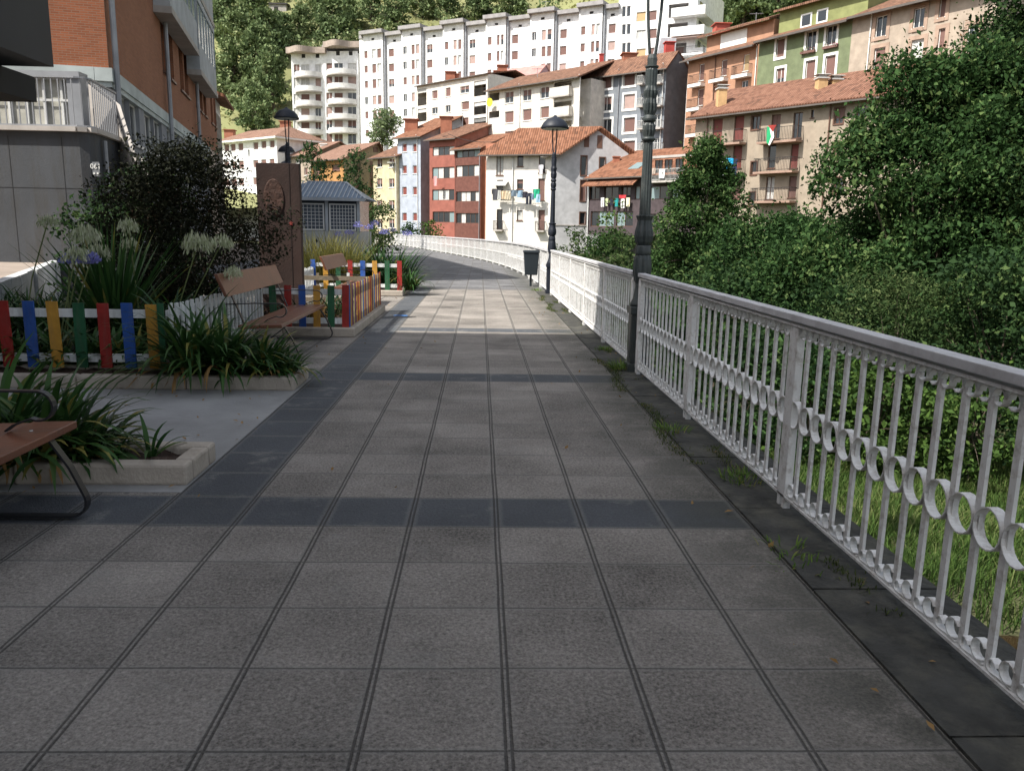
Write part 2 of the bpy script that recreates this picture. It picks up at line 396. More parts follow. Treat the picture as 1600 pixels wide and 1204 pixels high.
def roof(f, d, ze, zr, root, m=None, of=.5, os=.35, th=.16, ridge=.5, gut=True, name='roof', wallm=None, gable=True):
    rb = -d*ridge; sl = (zr-ze)/(-rb); zf = ze-sl*of; s2 = (zr-ze)/(d+rb); zb = ze-s2*of
    mb = MB()
    slab4(mb, [f.P(-os, of, zf), f.P(f.len+os, of, zf), f.P(f.len+os, rb, zr), f.P(-os, rb, zr)], th)
    slab4(mb, [f.P(-os, rb-.002, zr), f.P(f.len+os, rb-.002, zr), f.P(f.len+os, -d-of, zb), f.P(-os, -d-of, zb)], th)
    o = mb.build(name, m, root, uv=True)
    if gut:
        g = MB(); f.box(g, -os, f.len+os, of+.005, of+.12, zf-.14, zf-.02); g.build('gutter', M_gut, o)
    return o
def body(f, d, z0, z1, zr, root, m, wins=(), sidewins=(), sidem=None, ridge=.5, leftwins=(), frame=None, trim=0, gable=True, sidetrim=0):
    """walls: front with openings, gables left and right, back"""
    th = .17
    mb = MB(); wall_open(mb, f, z0, z1, [w[0] for w in wins])
    mb.quad(f.P(f.len, -d, z0), f.P(0, -d, z0), f.P(0, -d, z1), f.P(f.len, -d, z1))
    mb.quad(f.P(0, 0, z1-.01), f.P(f.len, 0, z1-.01), f.P(f.len, -d, z1-.01), f.P(0, -d, z1-.01))
    k_ = f.bk if f.bk is not None else -f.n; fr = Fac(f.B, f.B+k_*d); fl = Fac(f.A+k_*d, f.A); zt = zr-.18
    sb = mb if sidem is None else MB()
    wall_open(sb, fr, z0, z1, [w[0] for w in sidewins if w[0][3] < z1]); wall_open(mb, fl, z0, z1, [w[0] for w in leftwins])
    if gable and zt > z1:
        sb.quad(fr.P(0, 0, z1), fr.P(d, 0, z1), fr.P(d*ridge, 0, zt)); mb.quad(fl.P(0, 0, z1), fl.P(d, 0, z1), fl.P(d*(1-ridge), 0, zt))
    mb.build('wall', m, root)
    if sidem is not None: sb.build('gable_wall', sidem, root)
    for w in wins: window(f, w[0], w[1], root, frame, trim if len(w) < 3 else w[2])
    for w in sidewins:
        if w[0][3] < z1: window(fr, w[0], w[1], root, frame, sidetrim)
        else:
            t = MB(); a, b, c, e = w[0]; fr.box(t, a, b, .004, .04, c, e); t.build('window', M_frameb, root)
    for w in leftwins: window(fl, w[0], w[1], root, frame, trim)
    return fr, fl
def wl(f, spec):                            # [(cx,cy,w,h,type[,trim])]
    out = []
    for s in spec:
        r = f.rect(*s[:4], lim=True)
        if r[1]-r[0] > .15: out.append((r,)+tuple(s[4:]))
    return out
def grid(f, cols, ys, refpx, h, typs='s'):
    """cols: (px, width m); ys: pixel rows of the window centres at column refpx; h: height in metres"""
    out = []
    for y in ys:
        z = f.uv(refpx, y)[1]
        for c in cols:
            u = f.uv(c[0], y)[0]; t = c[2] if len(c) > 2 else random.choice(typs)
            a, b = max(.06, u-c[1]/2), min(f.len-.06, u+c[1]/2)
            out.append(([a, b, z-h/2, z+h/2], t))
    return out
def chimney(px, py, Y, w, h, root, m=None, cap=None, name='chimney', sink=1.2):
    p = AT(px, py, Y); c = MB(); c.box(p.x-w/2, p.x+w/2, p.y-w/2, p.y+w/2, p.z-h-sink, p.z)
    o = c.build(name, m or M_chim, root); k = MB(); k.box(p.x-w*.62, p.x+w*.62, p.y-w*.62, p.y+w*.62, p.z+.002, p.z+.1)
    if cap: k.hexa([(p.x-w*.8, p.y-w*.7, p.z+.3), (p.x+w*.8, p.y-w*.7, p.z+.3), (p.x+w*.8, p.y+w*.7, p.z+.3), (p.x-w*.8, p.y+w*.7, p.z+.3)], [(p.x-w*.6, p.y-w*.5, p.z+.36), (p.x+w*.6, p.y-w*.5, p.z+.36), (p.x+w*.6, p.y+w*.5, p.z+.36), (p.x-w*.6, p.y+w*.5, p.z+.36)]); k.box(p.x-w*.4, p.x+w*.4, p.y-w*.4, p.y+w*.4, p.z+.1, p.z+.3)
    k.build('cap', cap or m or M_chim, o); return o
def downpipe(f, u, z0, z1, root, m=None):
    g = MB(); g.tube([f.P(u, .1, z0), f.P(u, .1, z1-.2), f.P(u, .3, z1)], .05, 6); return g.build('downpipe', m or M_pipe, root)
def bthing(name, label, f, z=0, cat='building', group=None):
    return thing(name, label, cat, (f.A.x, f.A.y, z), group)
def top(px, py, f, back):                    # height of a point seen at a pixel, 'back' metres behind the wall
    g = Fac(f.A-f.n*back, f.B-f.n*back); return g.hit(px, py).z

# --- long white block with stepped bays
f, ze = fac_px((561, 55), 145, (967, 9), 121)
rt = bthing('apartment_building', 'long white apartment block with stepped roofline and small brown shuttered windows', f)
segs = [(561, 569, 0), (569, 600.6, 1), (600.6, 630, 0), (630, 660.6, 1), (660.6, 695, 0), (695, 727, 1), (727, 762, 0), (762, 793, 1), (793, 831, 0), (831, 868, 1), (868, 907, 0), (907, 943, 1), (943, 967, 0)]
rows = [85.3, 108.2, 132, 157.5, 180]
zr_ = [f.uv(588, y)[1] for y in rows]; zr_.append(zr_[-1]-3)
for a, b, pj in segs:
    ua, ub = f.uv(a, 40)[0], f.uv(b, 40)[0]; off = .55 if pj else 0
    g = Fac(f.A+f.ex*ua+f.n*off, f.A+f.ex*ub+f.n*off); z1 = ze-.8+(.5 if pj else 0)
    if a == 561: ops = []
    elif pj: ops = [([.35, 1.05, z-.6, z+.6], random.choice('ssg')) for z in zr_]+[([2.0, min(g.len-.15, 4.2) if False else g.len-.35, z-.75, z+.75], '2') for z in zr_]
    else: ops = [([.8, 1.9, z-.65, z+.65], random.choice('sssph')) for z in zr_]
    ven = [([g.len*.45, g.len*.45+.6, z1-.95, z1-.6], 'o')]
    mb = MB(); dbl = []
    for o, t in ops:
        if t == '2':
            m_ = (o[0]+o[1])/2; dbl += [([o[0], m_-.12, o[2], o[3]], random.choice('spspch')), ([m_+.12, o[1], o[2], o[3]], random.choice('spspch'))]
        else: dbl.append((o, t))
    wall_open(mb, g, 4, z1, [o for o, t in dbl+ven])
    if pj:
        for uu in (0, g.len):
            mb.quad(g.P(uu, 0, 4), g.P(uu, -2, 4), g.P(uu, -2, z1), g.P(uu, 0, z1))
    mb.build('wall', M_white, rt)
    for o, t in dbl: window(g, o, t, rt, sill=False)
    k = MB(); g.box(k, ven[0][0][0], ven[0][0][1], -.16, -.1, z1-.95, z1-.6); k.build('vent', M_dark, rt)
    k = MB(); g.box(k, -.15 if pj else .5, g.len+(.35 if pj else .1), -12, .75, z1+.002, z1+.55); k.build('roof_cap', M_cap, rt)
    if pj and b < 960:
        k = MB(); k.tube([g.P(g.len+.25, -.3, 4), g.P(g.len+.25, -.3, z1)], .16, 8); k.build('downpipe', M_pipe, rt)
k = MB(); f.box(k, 0.02, f.len, -12, -.2, 4, ze-1.1); k.build('back_wall', M_white, rt)
# --- taller white block with corner balconies
f2 = Fac(f.B+f.ex*.01+f.n*.1, f.B+f.ex*(f.uv(1088, 40)[0]-f.uv(967, 9)[0])+f.n*.1); zt2 = f2.uv(1000, -25)[1]
rt = bthing('apartment_building', 'tall white block with wraparound corner balconies behind the ornate lamp post', f2)
ops = []
for y, ys in ((18, 0), (46, 0), (75, 0), (103, 0)):
    z = f2.uv(979, y)[1]
    ops += [([f2.uv(975, y)[0]-.3, f2.uv(975, y)[0]+.25, z-.7, z+.7], 'g'), ([f2.uv(981.5, y)[0]-.2, f2.uv(981.5, y)[0]+.35, z-.7, z+.7], 'g')]
    u = f2.uv(1002, y)[0]; ops.append(([u-.7, u+.7, z-1.6, z-.3], random.choice('stc'))); u = f2.uv(1020, y)[0]; ops.append(([u-.6, u+.6, z-1.6, z-.3], 's'))
u0 = f2.uv(1044, 30)[0]; loge = []
zl = [f2.uv(1060, y)[1] for y in (27, 57, 88, 118)]
for z in zl: loge.append([u0, f2.len-1.2, z, z+1.75])
mb = MB(); wall_open(mb, f2, 4, zt2, [o for o, t in ops]+loge, depth=.17)
mb.quad(f2.P(f2.len, 0, 4), f2.P(f2.len, -14, 4), f2.P(f2.len, -14, zt2), f2.P(f2.len, 0, zt2)); mb.quad(f2.P(0, 0, 4), f2.P(0, -14, 4), f2.P(0, -14, zt2), f2.P(0, 0, zt2))
mb.quad(f2.P(0, 0, zt2), f2.P(f2.len, 0, zt2), f2.P(f2.len, -14, zt2), f2.P(0, -14, zt2)); mb.build('wall', M_white, rt)
for o, t in ops: window(f2, o, t, rt, sill=False)
for z in zl:
    k = MB(); f2.box(k, u0, f2.len-1.2, -.1-1.2, -1.2, z-.3, z+2.1); f2.box(k, u0-.1, u0-.01, -1.2, -.175, z-.3, z+2.1); f2.box(k, f2.len-1.19, f2.len-1.1, -1.2, -.175, z-.3, z+2.1); f2.box(k, u0-.1, f2.len-1.1, -1.2, -.175, z+1.76, z+2.1); f2.box(k, u0-.1, f2.len-1.1, -1.2, -.175, z-.3, z-.01); o = k.build('recess', M_cap, rt)
    window(f2, [u0+.6, u0+2.2, z+.1, z+1.5], random.choice('sg'), rt, q=-1.15, sill=False)
    balcony(f2, f2.len-3.2, f2.len+1.5, z-.0, rt, dep=1.3, th=.25, rh=.9, kind='bars' if z < zl[1] else 'solid', m=M_white if z >= zl[1] else M_metald, slabm=M_white)
    fr2 = Fac(f2.B, f2.B-f2.n*10)
    balcony(fr2, .02, 6, z, rt, dep=1.5, th=.25, rh=.9, kind='solid', m=M_white, slabm=M_white)
    k = MB(); fr2.box(k, 1.2, 2.6, .004, .03, z+.1, z+2.1); k.build('window', M_glass, rt)
k = MB(); f2.box(k, f2.len-4.8, f2.len+1.6, .004, 1.5, zl[2]+2.0, zl[2]+2.08); k.build('awning', M_shutp, rt)
# --- curved balcony tower
f, ze = fac_px((455, 84), 152, (559, 79), 150)
rt = bthing('apartment_tower', 'white tower with two stacks of curved balconies and a wavy roof edge', f)
ops = []
cols1 = [(463.5, 12, 22, 'g'), (477, 15, 24, 'p'), (497, 12, 24, 'p'), (514.5, 10, 22, 'g'), (529, 15, 26, 'p'), (550, 14, 26, 'p')]
for px, w_, h_, t in cols1:
    for y in (109, 129.5, 155, 177, 197, 218):
        yy = y+(-2 if px > 505 else 0); u, z = f.uv(px, yy); ops.append(([u-.8 if w_ > 12 else u-.55, u+.8 if w_ > 12 else u+.55, z-1.0, z+.9], random.choice('spgch')))
mb = MB(); ven = [([f.uv(px, 88)[0]-.35, f.uv(px, 88)[0]+.35, f.uv(px, 88-(4 if px > 505 else 0))[1]-.3, f.uv(px, 88-(4 if px > 505 else 0))[1]+.4], 'o') for px in (474, 496, 528, 548)]
wall_open(mb, f, 4, ze, [o for o, t in ops+ven]); f.box(mb, 0, f.len, -12, -.5, 4, ze-.05)
mb.quad(f.P(0, -1, 4), f.P(0, 0, 4), f.P(0, 0, ze), f.P(0, -1, ze)); mb.quad(f.P(f.len, 0, 4), f.P(f.len, -1, 4), f.P(f.len, -1, ze), f.P(f.len, 0, ze))
mb.build('wall', M_white, rt)
for o, t in ops: window(f, o, t, rt, sill=False)
for o, t in ven:
    k = MB(); f.box(k, o[0], o[1], -.16, -.1, o[2], o[3]); k.build('vent', M_dark, rt)
def curved(f, u0, u1, dmax, z0, z1, root, name, m, wave=False, inner=0):
    n = 20; mb = MB(); pts = []
    for k in range(n+1):
        s = k/n; dd = dmax*(math.sin(math.pi*s)**.7 if not wave else .35+.65*math.sin(math.pi*min(1, s*1.25))**2 if s < .8 else .35)
        pts.append((u0+(u1-u0)*s, dd))
    if inner:
        for k in range(n):
            (a, da), (b, db) = pts[k], pts[k+1]
            mb.hexa([f.P(a, max(.004, da-inner), z0), f.P(b, max(.004, db-inner), z0), f.P(b, db+.01, z0), f.P(a, da+.01, z0)][::-1], [f.P(a, max(.004, da-inner), z1), f.P(b, max(.004, db-inner), z1), f.P(b, db+.01, z1), f.P(a, da+.01, z1)][::-1])
    else:
        for k in range(n):
            (a, da), (b, db) = pts[k], pts[k+1]
            mb.hexa([f.P(a, .004, z0), f.P(b, .004, z0), f.P(b, db+.005, z0), f.P(a, da+.005, z0)][::-1], [f.P(a, .004, z1), f.P(b, .004, z1), f.P(b, db+.005, z1), f.P(a, da+.005, z1)][::-1])
    return mb.build(name, m, root)
for u0_, u1_, ys in ((461, 503, (121, 143.5, 166, 189.5, 210)), (511, 557, (117, 139.5, 163, 186.5, 208))):
    ua, ub = f.uv(u0_, 130)[0], f.uv(u1_, 130)[0]
    for i, y in enumerate(ys):
        z = f.uv((u0_+u1_)/2, y)[1]; o = curved(f, ua, ub, 1.9, z-.22, z, rt, 'balcony', M_slab)
        curved(f, ua, ub, 1.85, z, z+.8, o, 'parapet', M_white if i in (1,) and u0_ < 500 else mat('balcony_parapet', (.68, .67, .66)), inner=.06)
    zz = ze if u0_ < 500 else ze+.9
    curved(f, ua-(1.2 if u0_ < 500 else .3), ub+1, 2.4, zz-.1, zz+.9, rt, 'roof_cap', mat('sandy_roof_edge', (.34, .28, .24)), wave=True)
    k = MB(); f.box(k, ua-.8, ub+.6, -12, 0, zz-.1, zz+.5); k.build('roof', M_cap, rt)
# --- cream low block in front of the white one
f, ze = fac_px((651, 134), 118, (762, 114))
rt = bthing('apartment_building', 'low cream block with open corner loggias below the long white block', f)
W = wl(f, [(679.4, 148, 8.5, 13, 's'), (700, 144, 8, 14, 's'), (679.4, 173, 9, 10, 'g'), (700, 170, 8, 11, 'g'), (726, 140, 14, 11, 'h'), (727, 165, 12, 13, 's'), (679, 197, 9, 12, 's'), (700, 195, 9, 12, 's'), (726, 190, 12, 12, 's')])
L_ = wl(f, [(659.5, 152, 14, 26, 'o'), (659.5, 180, 14, 20, 'o'), (750, 138, 19, 24, 'o'), (750, 169, 19, 20, 'o'), (750, 190, 19, 12, 'o')])
mb = MB(); wall_open(mb, f, -2, ze, [o[0] for o in W+L_], depth=.17)
f.box(mb, .02, f.len-.02, -10, -1.6, -2, ze-.1)
mb.quad(f.P(f.len, 0, -2), f.P(f.len, -10, -2), f.P(f.len, -10, ze), f.P(f.len, 0, ze)); mb.quad(f.P(0, -10, -2), f.P(0, 0, -2), f.P(0, 0, ze), f.P(0, -10, ze)); mb.build('wall', M_beige if False else mat('ivory_render', (.72, .68, .61), stain=.12, stainc=(.5, .46, .4), sscale=.3, streak=True), rt)
for w_ in W: window(f, w_[0], w_[1], rt)
for w_ in L_:
    a, b, c, d = w_[0]; k = MB(); f.box(k, a, b, -1.6, -1.55, c, d); f.box(k, a, b, -1.55, -.17, c-.05, c); o = k.build('loggia', M_ochre, rt)
    window(f, [a+.3, b-.3, c+.05, d-.15], 'g', rt, M_frameb, q=-1.5, sill=False)
    k = MB(); n = int((b-a)/.15)
    for i in range(n+1): f.box(k, a+(b-a-.03)*i/n, a+(b-a-.03)*i/n+.03, -.08, -.05, c, c+.9)
    f.box(k, a, b, -.09, -.04, c+.9, c+.95); k.build('railing', M_metald, o)
    k = MB(); k.hexa([f.P(a, -.1, d-.5), f.P(b, -.1, d-.5), f.P(b, -.13, d-.5), f.P(a, -.13, d-.5)][::-1], [f.P(a, -.1, d-.02), f.P(b, -.1, d-.02), f.P(b, -.13, d-.02), f.P(a, -.13, d-.02)][::-1]); k.build('awning', M_curt, o)
roof(f, 10, ze, ze+1.1, rt, M_roof, of=.3, os=.1)
chimney(704, 114, 122, 1.3, 1.5, rt); chimney(712, 117, 122, .9, .6, rt)
# --- purple brick house
f, ze = fac_px((764, 139), 121, (826, 128), 117)
rt = bthing('house', 'mauve brick house end with tiled roof rising behind the beige block', f)
body(f, 9, -2, ze, top(800, 106, f, 4.5), rt, M_purple); roof(f, 9, ze, top(800, 107, f, 4.5), rt, mat('pink_roof', (.42, .22, .2)), of=.2, os=.1, gut=False)
chimney(785, 104, 119, 1.3, 1.1, rt); chimney(776, 112, 118, .8, 1.5, rt)
# --- beige block with brown roof
f, ze = fac_px((763, 140), 102, (908, 117))
rt = bthing('apartment_building', 'beige plastered block with brown roof and deep corner loggias beside the grey block', f)
W = []
for px, y0 in ((795.6, 152), (823.5, 148.5), (851, 144.5)):
    for k in range(4): W.append((px, y0+31*k, 13.5, 18, 'h' if k == 0 else 's'))
W = wl(f, W)
L_ = wl(f, [(772, 157.5, 16, 24, 'o'), (772, 185, 16, 22, 'o'), (879, 139, 28, 23, 'o'), (879, 170, 28, 23, 'o'), (879, 201, 28, 23, 'o')])
mb = MB(); wall_open(mb, f, -2, ze, [o[0] for o in W+L_], depth=.17); f.box(mb, .02, f.len-.02, -11, -1.8, -2, ze-.1)
mb.quad(f.P(0, -11, -2), f.P(0, 0, -2), f.P(0, 0, ze), f.P(0, -11, ze)); mb.build('wall', M_beige, rt)
for w_ in W: window(f, w_[0], w_[1], rt, M_frame)
for i, w_ in enumerate(L_):
    a, b, c, d = w_[0]; k = MB(); f.box(k, a, b, -1.8, -1.75, c, d); f.box(k, a, b, -1.75, -.17, c-.05, c); o = k.build('loggia', M_beige, rt)
    window(f, [a+(b-a)*.35, b-(b-a)*.2, c+.05, d-.3], 'g' if i % 2 else 's', rt, M_frameb, q=-1.7, sill=False)
    if i >= 2: balcony(f, a, b+.2, c, rt, dep=.7, rh=.9, kind='solid', m=M_beige)
    else:
        k = MB(); f.box(k, a, b, -.1, -.05, c, c+.9); k.build('parapet', M_curt, o)
zr = top(835, 116, f, 5.5)
roof(f, 11, ze, zr, rt, M_roofb, of=.6, os=.1)
chimney(940, 86, 103, .5, 1.8, rt, mat('red_flue', (.4, .06, .05)))
downpipe(f, f.uv(813, 150)[0], 0, ze, rt, M_frame); downpipe(f, f.uv(906.5, 150)[0], 0, ze, rt, M_frame)
# --- grey block
f, ze = fac_px((908.5, 117), 96.5, (1042, 99))
dg = f.skew(G(1075, 106, ze))
rt = bthing('apartment_building', 'grey block with white framed windows seen behind the ornate lamp post', f)
W = []
for px, y0, dy, w_, h_, tt in ((947.6, 127.5, 35, 16.5, 22, 'shg'), (983.4, 122.5, 36.3, 17.5, 23, 'spss')):
    for k in range(5): W.append((px, y0+dy*k, w_, h_, tt[k % len(tt)], .22))
for k in range(5): W.append((926, 131+33*k, 8, 18, 'sgg'[k % 3], .12)); W.append((1004, 120+37*k, 7, 21, 'g')); W.append((1026, 117+37*k, 9, 24, 'g'))
fr, fl = body(f, dg, -2, ze, top(1000, 88, f, dg/2), rt, M_grey, wl(f, W), sidem=mat('slate_grey_render', (.17, .17, .18), stain=.2), ridge=.5)
for k in range(5):
    for pa, pb, y in ((914, 931, 141), (1000, 1009, 131), (1020, 1037, 130)):
        a = f.uv(pa, y+35*k)[0]; b, z = f.uv(pb, y+35*k); balcony(f, a, b, z, rt, dep=.7, rh=.8, kind='solid' if pa < 950 else 'bars', m=mat('grey_parapet', (.36, .38, .4)) if pa < 950 else M_metalw)
roof(f, dg, ze, top(1000, 88, f, dg/2), rt, M_roofb, of=.7, os=.4)
downpipe(f, f.uv(967, 150)[0], 0, ze, rt); downpipe(f, f.len-.3, 0, ze, rt, M_trim)
chimney(983, 86, 95, 1.5, 1.2, rt); chimney(1046, 68, 94, 1.0, 3, rt, mat('red_flue', (.4, .06, .05)))
k = MB(); a = AT(1022, 93, 95); b = AT(1052, 92, 96); t = AT(1046, 66, 97); k.hexa([(a.x, a.y, a.z-1), (b.x, a.y, a.z-1), (b.x, a.y+3, a.z-1), (a.x, a.y+3, a.z-1)], [(t.x-1.4, a.y, t.z), (b.x, a.y, t.z), (b.x, a.y+3, t.z), (t.x-1.4, a.y+3, t.z)]); k.build('roof_shed', mat('corrugated_grey', (.45, .47, .5), var=.2, scale=4), rt)
# --- white house with washing line
f, ze = fac_px((760, 236), 83, (867, 229), 80.5)
dw = f.skew(G(982, 237.5, ze))
rt = bthing('house', 'white riverside house with terracotta gable roof, balconies and washing on its front', f)
W = wl(f, [(781, 258, 11, 32, 'c'), (813, 251, 9.5, 19, 'g'), (847, 255, 10, 30, 'o'), (781, 295, 10, 28, 'o'), (812.5, 288, 9.5, 15.5, 'h'), (846, 296, 10, 34, 's'), (780.5, 343, 9, 32, 'o'), (812, 336.5, 9, 16, 'c'), (846, 344, 10, 32, 's')])
fr = Fac(f.B, f.B+f.bk*dw)
SW = wl(fr, [(912, 259, 8.5, 30, 'g'), (941, 254, 8, 15, 'g'), (911, 298, 8, 32, 's'), (910, 341, 8, 18, 'g')])
SW += [(fr.rect(916.6, 220, 8, 20), 's'), (fr.rect(937, 221.6, 8, 20), 's')]
zr = fr.uv(929, 199)[1]+.1; rdw = fr.uv(929, 199)[0]/dw; print('wh', dw, rdw, zr, ze)
body(f, dw, -4, ze, zr, rt, mat('warm_white_render', (.74, .70, .64), stain=.12, stainc=(.5, .46, .42), sscale=.3, streak=True), W, SW, ridge=rdw, sidem=mat('shaded_white_render', (.45, .45, .46), stain=.14, stainc=(.4, .38, .35), sscale=.25, streak=True), frame=M_frameb, sidetrim=.09)  # gable shade is put into the colour: a darker copy of the white front
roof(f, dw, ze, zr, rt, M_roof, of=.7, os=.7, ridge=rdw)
for a, b, y in ((773, 787, 359), (838, 852, 360)):
    ua = f.uv(a, y)[0]; ub, z = f.uv(b, y); balcony(f, ua, ub, z, rt, dep=.6, rh=.9)
chimney(814, 204, 84, .7, 1.3, rt); downpipe(f, f.uv(801, 300)[0], 0, ze, rt, M_frame)
k = MB(); u, z = f.uv(790, 283); k.hexa([f.P(u-1.2, .05, z-.1), f.P(u+.3, .05, z-.1), f.P(u+.3, .9, z-.5), f.P(u-1.2, .9, z-.5)], [f.P(u-1.2, .05, z), f.P(u+.3, .05, z), f.P(u+.3, .9, z-.4), f.P(u-1.2, .9, z-.4)]); k.build('awning', M_curt, rt)
k = MB(); u, z = f.uv(853, 244); k.lathe(f.P(u, .5, z-.3), [(.02, 0), (.4, .15), (.42, .2), (.0, .1)], 14); k.build('satellite_dish', M_slab, rt)
k = MB(); fr.box(k, 0, fr.len, .003, .06, fr.uv(940, 352)[1]-.1, fr.uv(940, 352)[1]); k.build('string_course', M_slab, rt)
f_wh = f
# --- brown gallery house
f, ze = fac_px((711.5, 232), 97, (752, 229))
rt = bthing('house', 'dark red boarded house with glazed galleries between the red and white houses', f)
W = wl(f, [(731, 267, 37, 18, 'w'), (731, 307, 37, 16, 'w'), (731, 341, 37, 16, 'w'), (731, 240, 36, 12, 'w')])
d_ = f.skew(AT(808, 215, 101)); fr = Fac(f.B, f.B+f.bk*d_); u_, zr = fr.uv(800, 206); rd = u_/d_; print('br', d_, rd, zr, ze)
body(f, d_, -4, ze, zr, rt, M_brownpanel, W, ridge=rd, sidem=mat('rust_render', (.38, .16, .1), stain=.3), frame=M_frameb)
roof(f, d_, ze, zr, rt, M_roof, of=.5, os=.5, ridge=rd)
k = MB(); f.box(k, f.len+.4, f.len+3.5, -.9, -.3, -4, ze+.3); k.build('party_wall', mat('rust_render', (.38, .16, .1)), rt)
downpipe(f, f.len-.15, 0, ze, rt)
# --- red house
f, ze = fac_px((671, 217), 100, (711, 214))
rt = bthing('house', 'bright red narrow house with four rows of gallery windows next to the blue house', f)
W = wl(f, [(693, 236, 34, 14, 'w'), (693, 270, 35, 18, 'w'), (693, 304.5, 35, 17, 'w'), (693, 339, 34, 17, 'w')])
d_ = f.skew(AT(797, 207, 105)); fr = Fac(f.B, f.B+f.bk*d_); u_, zr = fr.uv(774, 190.5); rd = u_/d_; print('red', d_, rd, zr, ze)
body(f, d_, -4, ze, zr, rt, M_red, W, ridge=rd, sidem=mat('dusty_red_render', (.38, .17, .13), stain=.3), frame=M_frameb)
roof(f, d_, ze, zr, rt, M_roofb, of=.5, os=.5, ridge=rd); chimney(697.5, 184, 104, 1.4, 2.2, rt)
# --- blue house
f, ze = fac_px((621, 214), 105, (657, 211))
rt = bthing('house', 'pale blue narrow house with red shutters beside the yellow house', f)
W = wl(f, [(px, y, 7, 13, 'r') for px in (632, 648.4) for y in (231, 265, 298.4, 339)])
d_ = f.skew(AT(737, 192, 111)); fr = Fac(f.B, f.B+f.bk*d_); u_, zr = fr.uv(719, 181); rd = u_/d_; print('blue', d_, rd, zr, ze)
body(f, d_, -4, ze, zr, rt, M_blue, W, ridge=rd, sidem=mat('blue_grey_render', (.40, .42, .46), stain=.15)); roof(f, d_, ze, zr, rt, M_roof, of=.5, os=.5, ridge=rd)
chimney(643, 188, 108, 1.6, 2, rt); downpipe(f, f.len-.5, 0, ze, rt, M_frame)
# --- yellow house
f, ze = fac_px((583, 245), 108, (620, 242))
rt = bthing('house', 'pale yellow narrow house with brown shutters left of the blue house', f)
W = wl(f, [(px, y, 8.5, 14, 'h') for px in (593, 612) for y in (254.5, 286, 320, 349)])
zr = top(612, 228, f, 4.5)
body(f, 9, -4, ze, zr, rt, M_yellow, W, leftwins=()); roof(f, 9, ze, zr, rt, M_roofb, of=.5, os=.5)
k = MB(); u, z = f.uv(616, 253); k.lathe(f.P(u, .5, z-.3), [(.02, 0), (.5, .15), (.5, .2), (.0, .1)], 14); k.build('satellite_dish', M_trim, rt); downpipe(f, f.len-.1, 0, ze, rt, M_frame)
# --- ochre house
f, ze = fac_px((486, 250), 112, (537, 246))
do = f.skew(AT(604, 240, 115.5))
rt = bthing('house', 'ochre house with orange boarded front and long tiled roof above the pavilion', f)
fr = Fac(f.B, f.B+f.bk*do)
W = wl(f, [(494, 268, 10, 14, 's'), (525, 262, 12, 10, 's')]); SW = wl(fr, [(560, 259, 8, 13, 's'), (580, 265, 4, 26, 's'), (580.5, 292, 4, 26, 's'), (560, 290, 8, 13, 's')]) + [(fr.rect(586.6, 234, 7, 8), 's')]
zr = fr.uv(589, 222)[1]; rdo = fr.uv(589, 222)[0]/do; print('oc', do, rdo, zr, ze)
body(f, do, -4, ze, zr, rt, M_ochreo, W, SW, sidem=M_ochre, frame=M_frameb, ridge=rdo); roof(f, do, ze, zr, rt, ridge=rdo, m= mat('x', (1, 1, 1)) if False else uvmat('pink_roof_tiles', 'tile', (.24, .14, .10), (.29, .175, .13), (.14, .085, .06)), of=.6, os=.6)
M_roofp = MATS['pink_roof_tiles']
# --- small cream house behind lamps
f, ze = fac_px((455, 242), 118, (485, 240))
rt = bthing('house', 'small cream house with tiled roof squeezed behind the ochre house', f)
zr = top(500, 223, f, 5)
body(f, 10, -4, ze, zr, rt, M_creamup, wl(f, [(466, 268, 7, 12, 's'), (478, 268, 5, 12, 's'), (466, 252, 8, 6, 'g')])); roof(f, 10, ze, zr, rt, M_roofp, of=.5, os=.6)
chimney(506, 226, 119, .9, 1.4, rt, M_trim)
# --- white house on the left with hip roof
f, ze = fac_px((345, 222), 126, (432, 213.5))
dl = side(f, 505, 230)
rt = bthing('house', 'broad white house with brick chimneys and shallow hip roof behind the dark bush', f)
fr = Fac(f.B, f.B-f.n*min(dl, 14)); dl = min(dl, 14)
W = wl(f, [(px, y, 8, 12, 's') for px, y in ((354, 231), (364, 230.5), (376, 229.5), (399.5, 228), (412, 226), (425, 225), (354, 258), (366, 258), (377, 257), (399.5, 256), (412, 255), (425, 254), (366, 285), (377, 284), (399.5, 283), (412, 282), (354, 285))]+[(388.7, 239, 3, 11, 'g')])
mb = MB(); wall_open(mb, f, -4, ze, [w_[0] for w_ in W])
wall_open(mb, fr, -4, ze, []); mb.quad(f.P(f.len, -dl, -4), f.P(0, -dl, -4), f.P(0, -dl, ze), f.P(f.len, -dl, ze)); mb.quad(f.P(0, -dl, -4), f.P(0, 0, -4), f.P(0, 0, ze), f.P(0, -dl, ze)); mb.build('wall', M_white, rt)
for w_ in W: window(f, w_[0], w_[1], rt)
zr = top(442, 199, f, dl/2); mb = MB(); o_ = .8; zz = ze+.0; h2 = dl/2
mb.quad(f.P(-o_, o_, zz), f.P(f.len+o_, o_, zz), f.P(f.len-h2*.6, -h2, zr), f.P(h2*.3, -h2, zr)); mb.quad(f.P(f.len+o_, o_, zz), f.P(f.len+o_, -dl-o_, zz), f.P(f.len-h2*.6, -h2, zr))
mb.quad(f.P(f.len+o_, -dl-o_, zz), f.P(-o_, -dl-o_, zz), f.P(h2*.3, -h2, zr), f.P(f.len-h2*.6, -h2, zr)); mb.quad(f.P(-o_, -dl-o_, zz), f.P(-o_, o_, zz), f.P(h2*.3, -h2, zr))
ro = mb.build('roof', M_roofp, rt, uv=True); mb = MB(); f.box(mb, -o_, f.len+o_, -dl-o_, o_, zz-.25, zz-.02); mb.build('eaves', M_trim, ro)
